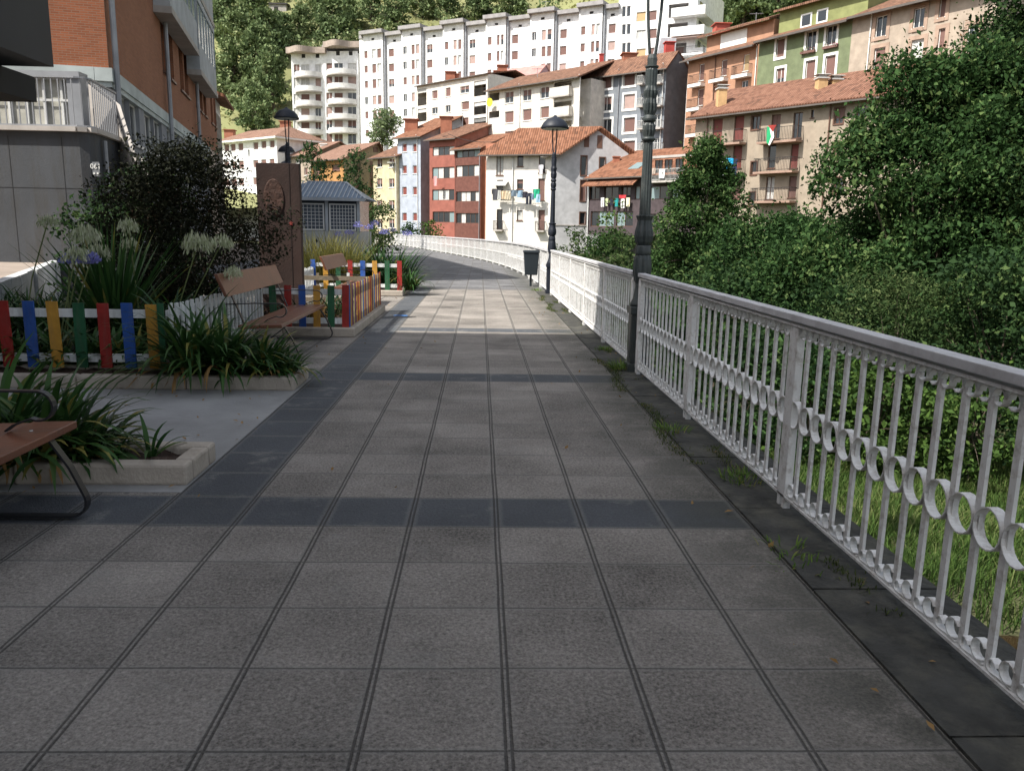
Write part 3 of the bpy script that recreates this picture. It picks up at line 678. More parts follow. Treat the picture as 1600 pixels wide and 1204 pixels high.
chimney(359, 204, 130, 1.4, 1.6, rt); chimney(446, 191, 128, 1.4, 1.5, rt)
# --- riverside gallery house
f, ze = fac_px((921, 275), 78, (1090, 267))
rt = bthing('house', 'riverside house with purplish glazed galleries and tiled roof behind the young tree', f)
W = wl(f, [(928.5, 301, 16, 22, 'w'), (955, 301, 22, 20, 'g'), (978, 302, 14, 20, 'g'), (999, 301, 14, 21, 'w'), (1030, 301, 28, 21, 'w'), (1062, 301, 26, 21, 'w'), (941, 342, 36, 24, 'w'), (976, 342, 26, 24, 'w'), (1015, 345, 20, 22, 'w')])
zb = f.uv(950, 367)[1]
body(f, 12, zb, ze, top(1000, 233, f, 6), rt, mat('purple_boarding', (.07, .054, .058), var=.2, scale=3), W, frame=M_frameb, sidem=M_beige)
zr = top(985, 236, f, 6); f_g = f
roof(f, 12, ze, zr, rt, M_roof, of=.5, os=.3)
k = MB(); za = f.uv(950, 281)[1]; slab4(k, [f.P(-.1, 1.0, za-.5), f.P(f.uv(1000, 281)[0], 1.0, za-.5), f.P(f.uv(1000, 281)[0], .01, za+.1), f.P(-.1, .01, za+.1)], .12); k.build('lower_roof', M_roof, rt, uv=True)
k = MB(); f.box(k, .2, f.len, -11, -1.5, -5, zb-.02); k.build('dark_void', M_dark, rt); downpipe(f, .05, zb-3, ze, rt, M_frame)  # near-black block paints the shade of the open void below the galleries
k = MB(); 
ua = f.uv(1021, 262)[0]; zc = f.uv(1050, 247)[1]; zd = f.uv(1050, 283)[1]
f.box(k, ua, f.len, .01, .6, zc, zc+.2); k.build('loggia_beam', M_slab, rt)
balcony(f, ua, f.len, zd, rt, dep=1.1, rh=1.0, m=M_metalw)
for px in (1030, 1045, 1062):
    u = f.uv(px, 262)[0]; window(f, [u-.4, u+.4, zd+.05, zc-.1], 'g', rt, M_frameb, q=.06, sill=False)
chimney(963, 246, 80, .6, 1.3, rt, sink=.6)
k = MB(); u = f.uv(977, 258)[0]; slp = (zr-ze)/6
for (uu, bb) in ((u, 1.2),): slab4(k, [f.P(uu-.6, -bb, ze+slp*bb+.06), f.P(uu+.6, -bb, ze+slp*bb+.06), f.P(uu+.6, -bb-1.4, ze+slp*(bb+1.4)+.06), f.P(uu-.6, -bb-1.4, ze+slp*(bb+1.4)+.06)], .05)
k.build('skylight', M_glassp, rt)
# --- cream apartments
f, ze = fac_px((1088, 179), 72, (1350, 148)); f = Fac(f.A, f.A+f.ex*(f.uv(1500, 140)[0]))
rt = bthing('apartment_building', 'cream riverside apartments with iron balconies and a long tiled roof', f)
W = wl(f, [(1121, 204, 15, 36, 'r'), (1154.5, 200, 15, 38, 'r'), (1181, 192, 13, 21, 'g', .09), (1212, 198, 14, 38, 'h'), (1246, 196, 14, 40, 'g'), (1269.5, 178, 4.5, 12, 'g'), (1311, 181, 14, 25, 'h', .09),
    (1152, 245, 14, 36, 'r'), (1178, 263, 9, 20, 'g', .09), (1206, 244, 12, 38, 'g'), (1241, 244, 12, 38, 'r'), (1175, 311, 9, 21, 'g', .09), (1203, 294, 13, 36, 'c'), (1150, 295, 14, 36, 's'), (1310, 235, 14, 25, 's', .09), (1310, 290, 14, 25, 'g', .09), (1238, 292, 12, 34, 's'), (1345, 178, 14, 25, 'g'), (1380, 175, 14, 25, 's')])
zr = top(1250, 124, f, 5.5)
body(f, 11, -5, ze, zr, rt, M_cream, W, frame=M_frameb)
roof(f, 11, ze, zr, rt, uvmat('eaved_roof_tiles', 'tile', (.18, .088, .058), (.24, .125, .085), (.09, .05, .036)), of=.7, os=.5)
for a, b, y, kd in ((1107, 1166, 223, 0), (1193, 1254, 219, 0), (1187, 1248, 267, 0), (1182, 1244, 314, 0), (1107, 1163, 270, 0)):
    ua = f.uv(a, y)[0]; ub, z = f.uv(b, y); balcony(f, ua, ub, z, rt, dep=1.0, rh=1.05, slabm=mat('brown_concrete', (.33, .22, .17)))
for px in (1106, 1296): downpipe(f, f.uv(px, 200)[0], -3, ze, rt, M_frameb)
for px, py in ((1128, 140), (1284, 124), (1306, 126)): chimney(px, py, 72 if px < 1200 else 66, .75, 1.3, rt, mat('ochre_chimney', (.55, .36, .18), stain=.3), M_metalw)
k = MB(); k2 = MB()
for u in np.arange(-.4, f.len, .24): slp = (zr-ze)/5.5; k.tube([f.P(u, .78, ze-slp*.78-.02), f.P(u, .5, ze-slp*.5)], .1, 6)
k.build('eave_tiles', M_roof, rt)
f_ca = f
# --- orange house
f, ze = fac_px((1076, 95), 88, (1186.5, 69))
rt = bthing('apartment_building', 'salmon orange house with small white balconies above the cream apartments', f)
W = wl(f, [(1096.5, 113, 8, 26, 's'), (1131.5, 106, 9, 25, 's'), (1166, 98, 9, 26, 't'), (1094.5, 152, 9, 26, 's'), (1130, 145, 9, 26, 's'), (1163.5, 136, 10, 20, 'g'), (1093, 190, 9, 26, 's')])
body(f, 10, -3, ze, ze+1.2, rt, M_orange, W, gable=False)
for pa, pb, y in ((1082, 1102, 130), (1115, 1138, 122), (1150, 1175, 115), (1080, 1099, 168), (1078, 1096, 209)):
    ua = f.uv(pa, y)[0]; ub, z = f.uv(pb, y); balcony(f, ua, ub, z, rt, dep=.7, rh=.9, th=.3, slabm=M_trim)
z2 = ze+1.0
mb = MB(); slab4(mb, [f.P(-.5, .7, ze-.1), f.P(f.len-.1, .7, ze-.1), f.P(f.len-.1, -2, z2), f.P(-.5, -2, z2)], .15); mb.build('roof', M_roofb, rt, uv=True)
mb = MB(); f.box(mb, .5, f.len-.1, -9.5, -2.0, ze, ze+2.6); mb.build('attic_wall', M_orange, rt)
mb = MB(); f.box(mb, 2.5, 6.0, -2.0, -1.95, ze+1.0, ze+2.4); mb.build('attic_panel', M_trim, rt)
mb = MB(); slab4(mb, [f.P(-.2, -1.2, ze+2.6), f.P(f.len-.1, -1.2, ze+2.6), f.P(f.len-.1, -6, ze+4.2), f.P(-.2, -6, ze+4.2)], .2); mb.build('upper_roof', M_roofb, rt, uv=True)
mb = MB(); f.box(mb, -.5, f.len-.1, .72, .86, ze-.28, ze-.12); mb.build('gutter', M_gut, rt)
chimney(1127, 40, 92, 1.5, 2.0, rt, mat('red_chimney', (.42, .10, .07)))
downpipe(f, f.uv(1118, 110)[0], -2, ze, rt, M_frameb); downpipe(f, f.len-.15, -2, ze, rt, M_trim)
fo = f
# --- green house
f = Fac(fo.B+fo.ex*.0, fo.B+fo.ex*(fo.uv(1330, 60)[0]-fo.len)); ze = f.uv(1187, 65)[1]
rt = bthing('apartment_building', 'green house with white window surrounds and flower boxes', f)
W = wl(f, [(1219.5, 75, 13, 29, 's', .22), (1219, 122, 13, 30, 'h', .22), (1267.5, 64, 15, 30, 'g', .22), (1266, 110, 15, 31, 's', .22), (1299, 55, 16, 30, 'g', .22), (1297, 103, 16, 32, 's', .22)])
body(f, 10, -3, ze, ze+1.0, rt, M_green, W, gable=False)
for px, py in ((1264, 80), (1299, 72)):
    u, z = f.uv(px, py); k = MB(); f.box(k, u-.75, u+.75, .04, .25, z-.2, z); o = k.build('flower_box', M_shut, rt)
    C = np.array([f.P(u+random.uniform(-.75, .75), .15+random.uniform(-.12, .15), z+random.uniform(-.1, .25)) for _ in range(90)]); quads_mesh('flowers', leafquads(C, .12), leafmat('pink_flowers', (.35, .05, .12), (.1, .18, .05), trans=.2), o)
mb = MB(); slab4(mb, [f.P(0, .7, ze-.1), f.P(f.len, .7, ze-.1), f.P(f.len, -2, ze+.9), f.P(0, -2, ze+.9)], .15); mb.build('roof', M_roofb, rt, uv=True)
mb = MB(); f.box(mb, 0, f.len, .72, .88, ze-.3, ze-.12); mb.build('gutter', M_gut, rt)
mb = MB(); f.box(mb, 0.5, f.len-.1, -9.5, -2.0, ze, ze+3.1); mb.build('attic_wall', M_greenup, rt)
fa = Fac(f.A-f.n*1.99, f.B-f.n*1.99)
for px, py in ((1260, 32), (1285, 25)):
    a, b, c, d = fa.rect(px, py, 13, 16); k = MB(); fa.box(k, a-.15, b+.15, .0, .04, c-.15, d+.15); o = k.build('window', M_trim, rt); k = MB(); fa.box(k, a, b, .041, .05, c, d); k.build('pane', M_glass, o)
mb = MB(); slab4(mb, [f.P(.3, -1.3, ze+2.9), f.P(f.len, -1.3, ze+2.9), f.P(f.len, -6, ze+4.4), f.P(.3, -6, ze+4.4)], .2); mb.build('upper_roof', M_roofb, rt, uv=True)
# --- upper cream house
f = Fac(f.B, f.B+f.ex*(fo.uv(1560, 40)[0]-fo.uv(1330, 60)[0])); ze = f.uv(1331, 28)[1]
rt = bthing('apartment_building', 'tall pale cream house with brown stone window surrounds behind the big tree', f)
W = wl(f, [(1377, 41, 17, 32, 'g'), (1374, 92, 17, 34, 's'), (1436, 28, 17, 30, 'g'), (1433, 79, 19, 34, 'c'), (1473, 12, 10, 30, 's'), (1471, 62, 10, 34, 's'), (1520, 55, 16, 32, 'g')])
body(f, 10, -3, ze, ze+1.2, rt, M_creamup, [(w_[0], w_[1], .0) for w_ in W], gable=False)
for w_ in W:
    a, b, c, d = w_[0]; t = MB(); e = .3; f.box(t, a-e, a, .003, .05, c-e, d+e); f.box(t, b, b+e, .003, .05, c-e, d+e); f.box(t, a, b, .003, .048, d, d+e); f.box(t, a, b, .003, .09, c-e, c); t.build('window_surround', mat('brown_stone', (.36, .26, .2)), rt)
mb = MB(); slab4(mb, [f.P(0, .7, ze-.1), f.P(f.len, .7, ze-.1), f.P(f.len, -5, ze+2.2), f.P(0, -5, ze+2.2)], .15); mb.build('roof', M_roofb, rt, uv=True)
mb = MB(); f.box(mb, 0, f.len, .72, .88, ze-.3, ze-.12); mb.build('gutter', M_gut, rt)
downpipe(f, f.uv(1360, 60)[0], -2, ze, rt, M_trim)

# ------------------------------------------------------------------ aerials on the roofs and a cable across the street
for px, py, Y, lb in ((723, 176, 104, 'thin aerial above the blue house roof'), (878, 200, 84, 'thin aerial on the roof of the white riverside house'), (1182, 20, 86, 'tall thin aerial on the roof between the orange and the green house'), (1275, 5, 84, 'branched aerial on the attic of the green house'), (853, 2, 135, 'aerial mast above the long white block'), (840, 106, 100, 'small aerial on the brown roof of the beige block')):
    p = AT(px, py, Y); rt = thing('aerial', lb, 'aerial', (p.x, p.y, p.z-2.6), 'television aerials on the roofs'); m = MB(); m.tube([(p.x, p.y, p.z-3.2), (p.x, p.y, p.z)], .035, 5); m.build('mast', M_pipe, rt)
    m = MB(); m.tube([(p.x-.7, p.y, p.z-.15), (p.x+.7, p.y, p.z-.05)], .02, 5)
    for k in range(5): x_ = p.x-.6+.28*k; m.tube([(x_, p.y-.25, p.z-.12), (x_, p.y+.25, p.z-.12)], .015, 4)
    m.build('crossbars', M_pipe, rt)
for (q0, q1, lb) in (((588, 196, 120), (700, 212, 98), 'dark cable sagging from the white block to the red house'), ((700, 209, 98), (830, 203, 86), 'dark cable running over the roofs of the brown and white houses')):
    p, q = AT(*q0), AT(*q1); m = MB(); m.tube([p.lerp(q, t)-Vector((0, 0, 1.1*4*t*(1-t))) for t in np.linspace(0, 1, 12)], .03, 5); tag(m.build('cable', M_metald, None, loc=p), lb, 'cable')
# ------------------------------------------------------------------ ground and paving
def paving():
    m, t, p = newmat('paving_slabs'); L = t.links.new
    tc = N(t, 'ShaderNodeTexCoord'); sp = N(t, 'ShaderNodeSeparateXYZ'); L(tc.outputs['Object'], sp.inputs[0])
    wob = N(t, 'ShaderNodeTexNoise', i_Scale=1.3, i_Detail=3.); L(tc.outputs['Object'], wob.inputs['Vector'])
    wsp = N(t, 'ShaderNodeSeparateXYZ'); L(wob.outputs['Color'], wsp.inputs[0])
    def M(op, a, b=None, c=None):
        n = N(t, 'ShaderNodeMath', operation=op)
        for i, x in enumerate((a, b, c)):
            if x is None: continue
            if isinstance(x, (int, float)): n.inputs[i].default_value = x
            else: L(x, n.inputs[i])
        return n.outputs[0]
    P = .45
    X = M('ADD', M('ADD', sp.outputs[0], 1.25+P*20), M('MULTIPLY', M('SUBTRACT', wsp.outputs[0], .5), .012))
    Y = M('ADD', M('ADD', sp.outputs[1], -3.89+P*40), M('MULTIPLY', M('SUBTRACT', wsp.outputs[1], .5), .02)); Y = M('ADD', Y, M('MULTIPLY', sp.outputs[0], .012))
    ux, uy = M('MULTIPLY', X, 1/P), M('MULTIPLY', Y, 1/P)
    ix, iy = M('FLOOR', ux), M('FLOOR', uy)
    dx = M('MULTIPLY', M('ABSOLUTE', M('SUBTRACT', M('FRACT', M('ADD', ux, .5)), .5)), P)   # distance to the joint line
    dy = M('MULTIPLY', M('ABSOLUTE', M('SUBTRACT', M('FRACT', M('ADD', uy, .5)), .5)), P)
    def smooth(x, a, b): 
        n = N(t, 'ShaderNodeMapRange', interpolation_type='SMOOTHSTEP', i_1=a, i_2=b); L(x, n.inputs[0]); return n.outputs[0]
    gx = M('SUBTRACT', 1.0, smooth(M('ABSOLUTE', M('SUBTRACT', dx, .0095)), .002, .0065))   # double groove along
    gy = M('SUBTRACT', 1.0, smooth(dy, .0025, .006))
    jn = M('MULTIPLY', M('MAXIMUM', M('MULTIPLY', gx, .72), M('MULTIPLY', gy, .6)), 1.0)
    # dark transverse and longitudinal bands
    fy = M('FRACT', M('MULTIPLY', M('SUBTRACT', iy, 40.0), 1/9)); band = M('LESS_THAN', M('ABSOLUTE', fy), .06)
    ilx = M('COMPARE', ix, 19.0, .4); band = M('MULTIPLY', band, M('LESS_THAN', sp.outputs[1], 14.))
    ytail = M('GREATER_THAN', sp.outputs[1], 3.89); ilx = M('MULTIPLY', ilx, ytail)
    b = M('MAXIMUM', band, ilx)
    darkfar = M('GREATER_THAN', sp.outputs[1], 20.9)
    cxy = N(t, 'ShaderNodeCombineXYZ'); L(ix, cxy.inputs[0]); L(iy, cxy.inputs[1])
    wn = N(t, 'ShaderNodeTexWhiteNoise', noise_dimensions='3D'); L(cxy.outputs[0], wn.inputs['Vector'])
    n1 = N(t, 'ShaderNodeTexNoise', i_Scale=62., i_Detail=5., i_Roughness=.75); L(tc.outputs['Object'], n1.inputs['Vector'])
    n2 = N(t, 'ShaderNodeTexNoise', i_Scale=1.1, i_Detail=8., i_Roughness=.65); L(tc.outputs['Object'], n2.inputs['Vector'])
    vo = N(t, 'ShaderNodeTexVoronoi', i_Scale=110.); L(tc.outputs['Object'], vo.inputs['Vector'])
    f = M('ADD', M('MULTIPLY', M('SUBTRACT', n1.outputs['Fac'], .5), 3.2), M('ADD', M('MULTIPLY', M('SUBTRACT', wn.outputs[0], .5), .42), M('MULTIPLY', M('SUBTRACT', n2.outputs['Fac'], .5), 2.2)))
    f = M('ADD', 1.0, M('ADD', f, M('MULTIPLY', M('SUBTRACT', vo.outputs['Distance'], .4), .5)))
    mixb = N(t, 'ShaderNodeMix', data_type='RGBA'); L(b, mixb.inputs['Factor']); mixb.inputs['A'].default_value = (.213, .194, .174, 1); mixb.inputs['B'].default_value = (.075, .082, .092, 1)
    mf = N(t, 'ShaderNodeMix', data_type='RGBA'); L(darkfar, mf.inputs['Factor']); L(mixb.outputs['Result'], mf.inputs['A']); mf.inputs['B'].default_value = (.135, .135, .14, 1)
    f2 = M('ADD', 1.0, M('MULTIPLY', M('SUBTRACT', f, 1.0), M('SUBTRACT', 1.0, M('MULTIPLY', b, .6))))
    sc = N(t, 'ShaderNodeVectorMath', operation='SCALE'); L(mf.outputs['Result'], sc.inputs[0]); L(f2, sc.inputs['Scale'])
    # pale scuffs and dark grime
    n3 = N(t, 'ShaderNodeTexNoise', i_Scale=2.6, i_Detail=9., i_Roughness=.75); L(tc.outputs['Object'], n3.inputs['Vector'])
    g1 = N(t, 'ShaderNodeMix', data_type='RGBA'); L(M('MULTIPLY', smooth(n3.outputs['Fac'], .54, .70), .6), g1.inputs['Factor']); L(sc.outputs[0], g1.inputs['A']); g1.inputs['B'].default_value = (.26, .25, .23, 1)
    ed = M('MULTIPLY', smooth(sp.outputs[0], .75, 1.4), smooth(n3.outputs['Fac'], .30, .58))
    g2 = N(t, 'ShaderNodeMix', data_type='RGBA'); L(M('MULTIPLY', ed, .7), g2.inputs['Factor']); L(g1.outputs['Result'], g2.inputs['A']); g2.inputs['B'].default_value = (.06, .062, .05, 1)
    pe = M('SUBTRACT', 1.0, smooth(dy, .007, .024)); pex = M('SUBTRACT', 1.0, smooth(dx, .02, .045))
    g3 = N(t, 'ShaderNodeMix', data_type='RGBA'); L(M('MULTIPLY', M('MAXIMUM', pe, M('MULTIPLY', pex, .6)), M('MULTIPLY', n1.outputs['Fac'], .85)), g3.inputs['Factor']); L(g2.outputs['Result'], g3.inputs['A']); g3.inputs['B'].default_value = (.27, .26, .24, 1)
    vg = N(t, 'ShaderNodeTexVoronoi', i_Scale=1.7); L(tc.outputs['Object'], vg.inputs['Vector'])
    gum = N(t, 'ShaderNodeMix', data_type='RGBA'); L(M('MULTIPLY', M('LESS_THAN', vg.outputs['Distance'], .028), .55), gum.inputs['Factor']); L(g3.outputs['Result'], gum.inputs['A']); gum.inputs['B'].default_value = (.05, .05, .048, 1); g3 = gum
    g4 = N(t, 'ShaderNodeMix', data_type='RGBA'); L(jn, g4.inputs['Factor']); L(g3.outputs['Result'], g4.inputs['A']); g4.inputs['B'].default_value = (.03, .028, .026, 1)
    L(g4.outputs['Result'], p.inputs['Base Color']); p.inputs['Roughness'].default_value = .78; p.inputs['Specular IOR Level'].default_value = .35
    h = M('ADD', M('MULTIPLY', jn, -1.0), M('MULTIPLY', n1.outputs['Fac'], .9)); h = M('ADD', h, M('MULTIPLY', vo.outputs['Distance'], -.5))
    bp = N(t, 'ShaderNodeBump', i_Strength=1., i_Distance=.009); L(h, bp.inputs['Height']); L(bp.outputs[0], p.inputs['Normal'])
    return m
M_pave = paving()
RX = 1.725
# outer (river) edge of the promenade
rail_px = [(820, 431), (785, 416), (740, 404), (690, 394.5), (640, 386), (600, 382), (560, 379)]
edge = [Vector((RX, y, 0)) for y in (-4, 0, 5, 9, 15, 19.6)]+[Vector((G(x, y).x, G(x, y).y, 0)) for x, y in rail_px]
def spline(pts, n):
    out = []; P = [pts[0]]+list(pts)+[pts[-1]]
    for i in range(1, len(P)-2):
        for k in range(n):
            t = k/n; a, b, c, d = P[i-1], P[i], P[i+1], P[i+2]
            out.append(.5*((2*b)+(c-a)*t+(2*a-5*b+4*c-d)*t*t+(3*b-a-3*c+d)*t**3))
    return out+[pts[-1]]
curve = spline([Vector((RX, 19.6, 0))]+edge[6:], 10)
edge_all = edge[:6]+curve[1:]
def ground_strip(name, pts, xl, m, z=0):
    mb = MB()
    for a, b in zip(pts[:-1], pts[1:]): mb.quad((xl, a.y, z), (a.x, a.y, z), (b.x, b.y, z), (xl, b.y, z))
    return struct(mb.build(name, m))
mono = [edge_all[0]]
for p in edge_all[1:]:
    if p.y > mono[-1].y+.01: mono.append(p)
shift = [Vector((p.x+(-.27 if p.y < 20 else .1), p.y, 0)) for p in mono]
pv = ground_strip('pavement', shift, -14, M_pave)
M_kerbd = mat('mossy_dark_kerb', (.05, .05, .046), var=.5, scale=4, bump=.9, bscale=22, stain=.8, stainc=(.13, .125, .10), sscale=3.5)
mb = MB()
for i, y in enumerate(np.arange(-4, 20, 1.02)):
    mb.box(RX-.275, RX+.28, y+.004, y+1.012, -.5, .012+.002*(i % 2))
struct(mb.build('kerb_stones', M_kerbd))
mb = MB()                                                    # river wall under the promenade
for a, b in zip(edge_all[:-1], edge_all[1:]): mb.quad((a.x+.26, a.y, -5), (b.x+.26, b.y, -5), (b.x+.26, b.y, -.02), (a.x+.26, a.y, -.02))
struct(mb.build('river_wall', mat('river_wall_stone', (.16, .15, .13), var=.3, scale=2, bump=.4)))
mb = MB(); mb.quad((-2.0, 3.0, 0), (-2.0, 3.0, 0), (-2, 3, 0), (-2, 3, 0)) if False else None
# concrete slab between the flower beds, side street behind the garden
s = MB(); s.box(-9, -1.70, 4.42, 8.0, -.1, .004); struct(s.build('concrete_path', mat('worn_concrete', (.30, .30, .295), var=.3, scale=.9, stain=.6, stainc=(.15, .15, .145), sscale=.8, bump=.25, bscale=60)))
# ------------------------------------------------------------------ terrain
def terr(name, xs, ys, fz, m):
    me = bpy.data.meshes.new(name); nx, ny = len(xs), len(ys)
    XX, YY = np.meshgrid(xs, ys); ZZ = fz(XX, YY); V = np.stack([XX, YY, ZZ], -1).reshape(-1, 3)
    F = [(j*nx+i, j*nx+i+1, (j+1)*nx+i+1, (j+1)*nx+i) for j in range(ny-1) for i in range(nx-1)]
    me.from_pydata(V.tolist(), [], F); me.polygons.foreach_set('use_smooth', [True]*len(F)); me.materials.append(m)
    o = bpy.data.objects.new(name, me); col.objects.link(o); return struct(o)
def fbm(x, y, s, seed=0):
    r = np.random.default_rng(seed); z = 0*x; a = 1
    for k in range(5):
        for _ in range(3):
            th = r.uniform(0, 6.28); ph = r.uniform(0, 6.28); z = z+a*np.sin((x*np.cos(th)+y*np.sin(th))/s*6.28+ph)/3
        s /= 1.9; a *= .55
    return z
def hill_z(x, y):
    d = (y-150)-.35*np.clip(x-10, 0, 200)*0
    yy = y+.75*np.clip(x, 0, 120)-.15*np.clip(-x-30, 0, 60)
    t = np.clip((yy-150)/150, 0, 3.5)
    base = 14+95*t-12*np.maximum(0, t-1)**2
    return np.where(yy > 150, base, 14-.26*(150-yy).clip(0, 70))+fbm(x, y, 45, 3)*2.2*np.clip((yy-150)/30, 0, 1)
M_hill = mat('hillside_grass', (.20, .205, .09), var=.35, scale=.03, stain=.6, stainc=(.12, .15, .055), sscale=.07)
terr('hillside', np.linspace(-130, 260, 80), np.linspace(112, 560, 90), hill_z, M_hill)
M_dirt = mat('river_bank_earth', (.07, .075, .035), var=.4, scale=1.2, bump=.5, bscale=8)
def bank_z(x, y):
    z = -3.15+fbm(x, y, 9, 5)*.22
    z = z-1.0*np.clip((9.9-y+.25*fbm(x, y, 3, 6))/1.1, 0, 1)      # the river comes in close at the near side
    z = z+3.2*np.clip((x-13-.10*y)/18, 0, 1)
    z = z+np.clip((y-62)/40, 0, 1)*np.clip((y-62)/40, 0, 1)*1.5
    return z
terr('river_bank', np.linspace(1.9, 90, 120), np.linspace(-30, 118, 150), bank_z, M_dirt)
terr('valley_floor', np.linspace(-400, 3, 30), np.linspace(-200, 112, 40), lambda x, y: -.35+0*x, M_dirt) if False else None
mb = MB(); mb.quad((-600, -400, -5.2), (700, -400, -5.2), (700, 900, -5.2), (-600, 900, -5.2)); struct(mb.build('ground', M_dirt))
mw, t_, p_ = newmat('brown_river_water'); p_.inputs['Base Color'].default_value = (.03, .02, .011, 1); p_.inputs['Roughness'].default_value = .06
nn_ = N(t_, 'ShaderNodeTexNoise', i_Scale=3., i_Detail=3.); bb_ = N(t_, 'ShaderNodeBump', i_Strength=.25, i_Distance=.05); t_.links.new(nn_.outputs['Fac'], bb_.inputs['Height']); t_.links.new(bb_.outputs[0], p_.inputs['Normal'])
mb = MB(); mb.quad((1.9, -30, -3.62), (40, -30, -3.62), (40, 60, -3.62), (1.9, 60, -3.62)); struct(mb.build('river_water', mw))
# terrace under the far left buildings and the road round the bend
mb = MB(); mb.box(-70, 12, 76, 125, -5, -.5); struct(mb.build('far_bank', M_dirt))
# ------------------------------------------------------------------ railing
M_rail = mat('chipped_white_railing_paint', (.74, .74, .73), rough=.6, var=.12, scale=4, stain=.75, stainc=(.22, .17, .13), sscale=16., bump=.15, bscale=60, spec=.4)
M_railtop = mat('grey_worn_handrail_paint', (.58, .58, .60), rough=.6, var=.15, scale=3, stain=.4, stainc=(.2, .18, .17), sscale=5., spec=.5)
RH = 1.092
def ring_pts(c, r, a0, a1, n, ax=Vector((0, 1, 0))): return [c+ax*(r*math.cos(a0+(a1-a0)*k/n))+Vector((0, 0, r*math.sin(a0+(a1-a0)*k/n))) for k in range(n+1)]
def make_railing(name, label, y0, posts, near, nb=14):
    root = thing(name, label, 'railing', (RX, y0, 0), None)
    y1 = posts[-1]; X = Vector((1, 0, 0)); W_ = .038
    m = MB(); m.box(RX-.04, RX+.04, y0-.03, y1+.03, RH-.038, RH); m.build('handrail', M_railtop, root, bevel=.0035)
    m = MB(); m.box(RX-.028, RX+.028, y0, y1, RH-.064, RH-.051); m.box(RX-.022, RX+.022, y0, y1, .072, .084); m.build('rail', M_rail, root)
    for p in posts:
        m = MB(); m.box(RX-.022, RX+.022, p-.055, p+.055, .07, RH-.065); m.box(RX-.02, RX+.02, p-.05, p-.015, .0, .07); m.box(RX-.02, RX+.02, p+.02, p+.05, .0, .07); m.build('post', M_rail, root, bevel=.004)
    for a, b in zip(posts[:-1], posts[1:]):
        st = (b-a)/nb
        sc = MB()
        for k in range(nb):
            yc = a+st*(k+.5)
            if k: 
                m = MB(); yy = a+st*k; j1, j2, j3 = [random.uniform(-.004, .004) for _ in range(3)]; m.hexa([(RX-.007+j1, yy-.016+j2, .085), (RX+.007+j1, yy-.016+j2, .085), (RX+.007+j1, yy+.016+j2, .085), (RX-.007+j1, yy+.016+j2, .085)], [(RX-.007, yy-.016+j3, RH-.1), (RX+.007, yy-.016+j3, RH-.1), (RX+.007, yy+.016+j3, RH-.1), (RX-.007, yy+.016+j3, RH-.1)]); m.build('baluster', M_rail, root)
            c = Vector((RX, yc, .55)); r = st/2-.004
            m = MB(); m.strip(ring_pts(c, r, 0, 2*math.pi, 18 if near else 12), X, .04, .005); m.build('ring', M_rail, root)
            for s_ in (-1, 1):               # small curls under the handrail
                c = Vector((RX, yc+s_*st*.25, RH-.066-st*.21)); sc.strip(ring_pts(c, st*.2, math.pi/2*0, math.pi*1.75, 9 if near else 6), X, .026, .005)
            c = Vector((RX, yc-st*.22, .085+st*.30)); sc.strip(ring_pts(c, st*.24, -2.2, 2.6, 10), X, .03, .005)
            c2 = Vector((RX, yc+st*.30, .085+st*.17)); sc.strip([Vector((RX, yc-st*.40, .09)), Vector((RX, yc, .092))]+ring_pts(c2, st*.15, -1.8, 3.0, 8), X, .03, .005)
        for yy in (a+.06, b-.06): pass
        sc.build('scrollwork', M_rail, root)
    return root
yl = G(985, 585).y+.1
YP = [G(1235, 792).y, G(1079, 655).y]
bay = YP[1]-YP[0]; print('posts', YP, bay, 'lamp', yl)
posts1 = [YP[0]-2*bay, YP[0]-bay, YP[0], YP[1], YP[1]+bay*.985]
make_railing('railing', 'nearest white iron railing with ring ornaments, ending at the ornate lamp post', posts1[0], posts1, True)
Y2 = posts1[-1]+.42
nb2 = 5; L2 = (19.2-Y2)/nb2
make_railing('railing', 'white iron railing between the ornate lamp post and the second street lamp', Y2, [Y2+L2*k for k in range(nb2+1)], False)
def far_railing():
    root = thing('railing', 'white iron railing curving away to the left beyond the waste bin', 'railing', (RX, 19.9, 0))
    pts = [p for p in curve if p.y > 19.8 or True]
    acc = [0]
    for a, b in zip(pts[:-1], pts[1:]): acc.append(acc[-1]+(b-a).length)
    def at(s):
        for i in range(len(acc)-1):
            if acc[i+1] >= s: f = (s-acc[i])/(acc[i+1]-acc[i]); return pts[i].lerp(pts[i+1], f)
        return pts[-1].copy()
    z = lambda p, h: Vector((p.x, p.y, h))
    for nm, mm, h, w_, th in (('handrail', M_railtop, RH-.03, .09, .06), ('rail', M_rail, .08, .04, .02), ('middle_rail', M_rail, .58, .04, .025)):
        m = MB()
        s = .4
        while s < acc[-1]-.8: m.bar(z(at(s), h), z(at(s+1.0), h), w_, th); s += 1.0
        m.build(nm, mm, root)
    m = MB(); r_ = MB(); s = .4; k = 0
    while s < acc[-1]-.5:
        p = at(s)
        if k % 14 == 0: q = MB(); q.bar(z(p, 0), z(p, RH-.07), .1, .06); q.build('post', M_rail, root)
        else: T_ = (at(s+.1)-p).normalized(); m.bar(z(p, .09), z(p, RH-.06), .04, .014, T_.cross(Vector((0, 0, 1))))
        if s < 14: r_.strip(ring_pts(z(at(s+.07), .55), .066, 0, 6.28, 8, (at(s+.14)-p).normalized()), Vector((1, 0, 0)), .04, .005)
        s += .145; k += 1
    tag(m.build('balusters', M_rail, root), kind='stuff'); r_.build('ring_band', M_rail, root)
    b = MB()
    return root
far_railing()
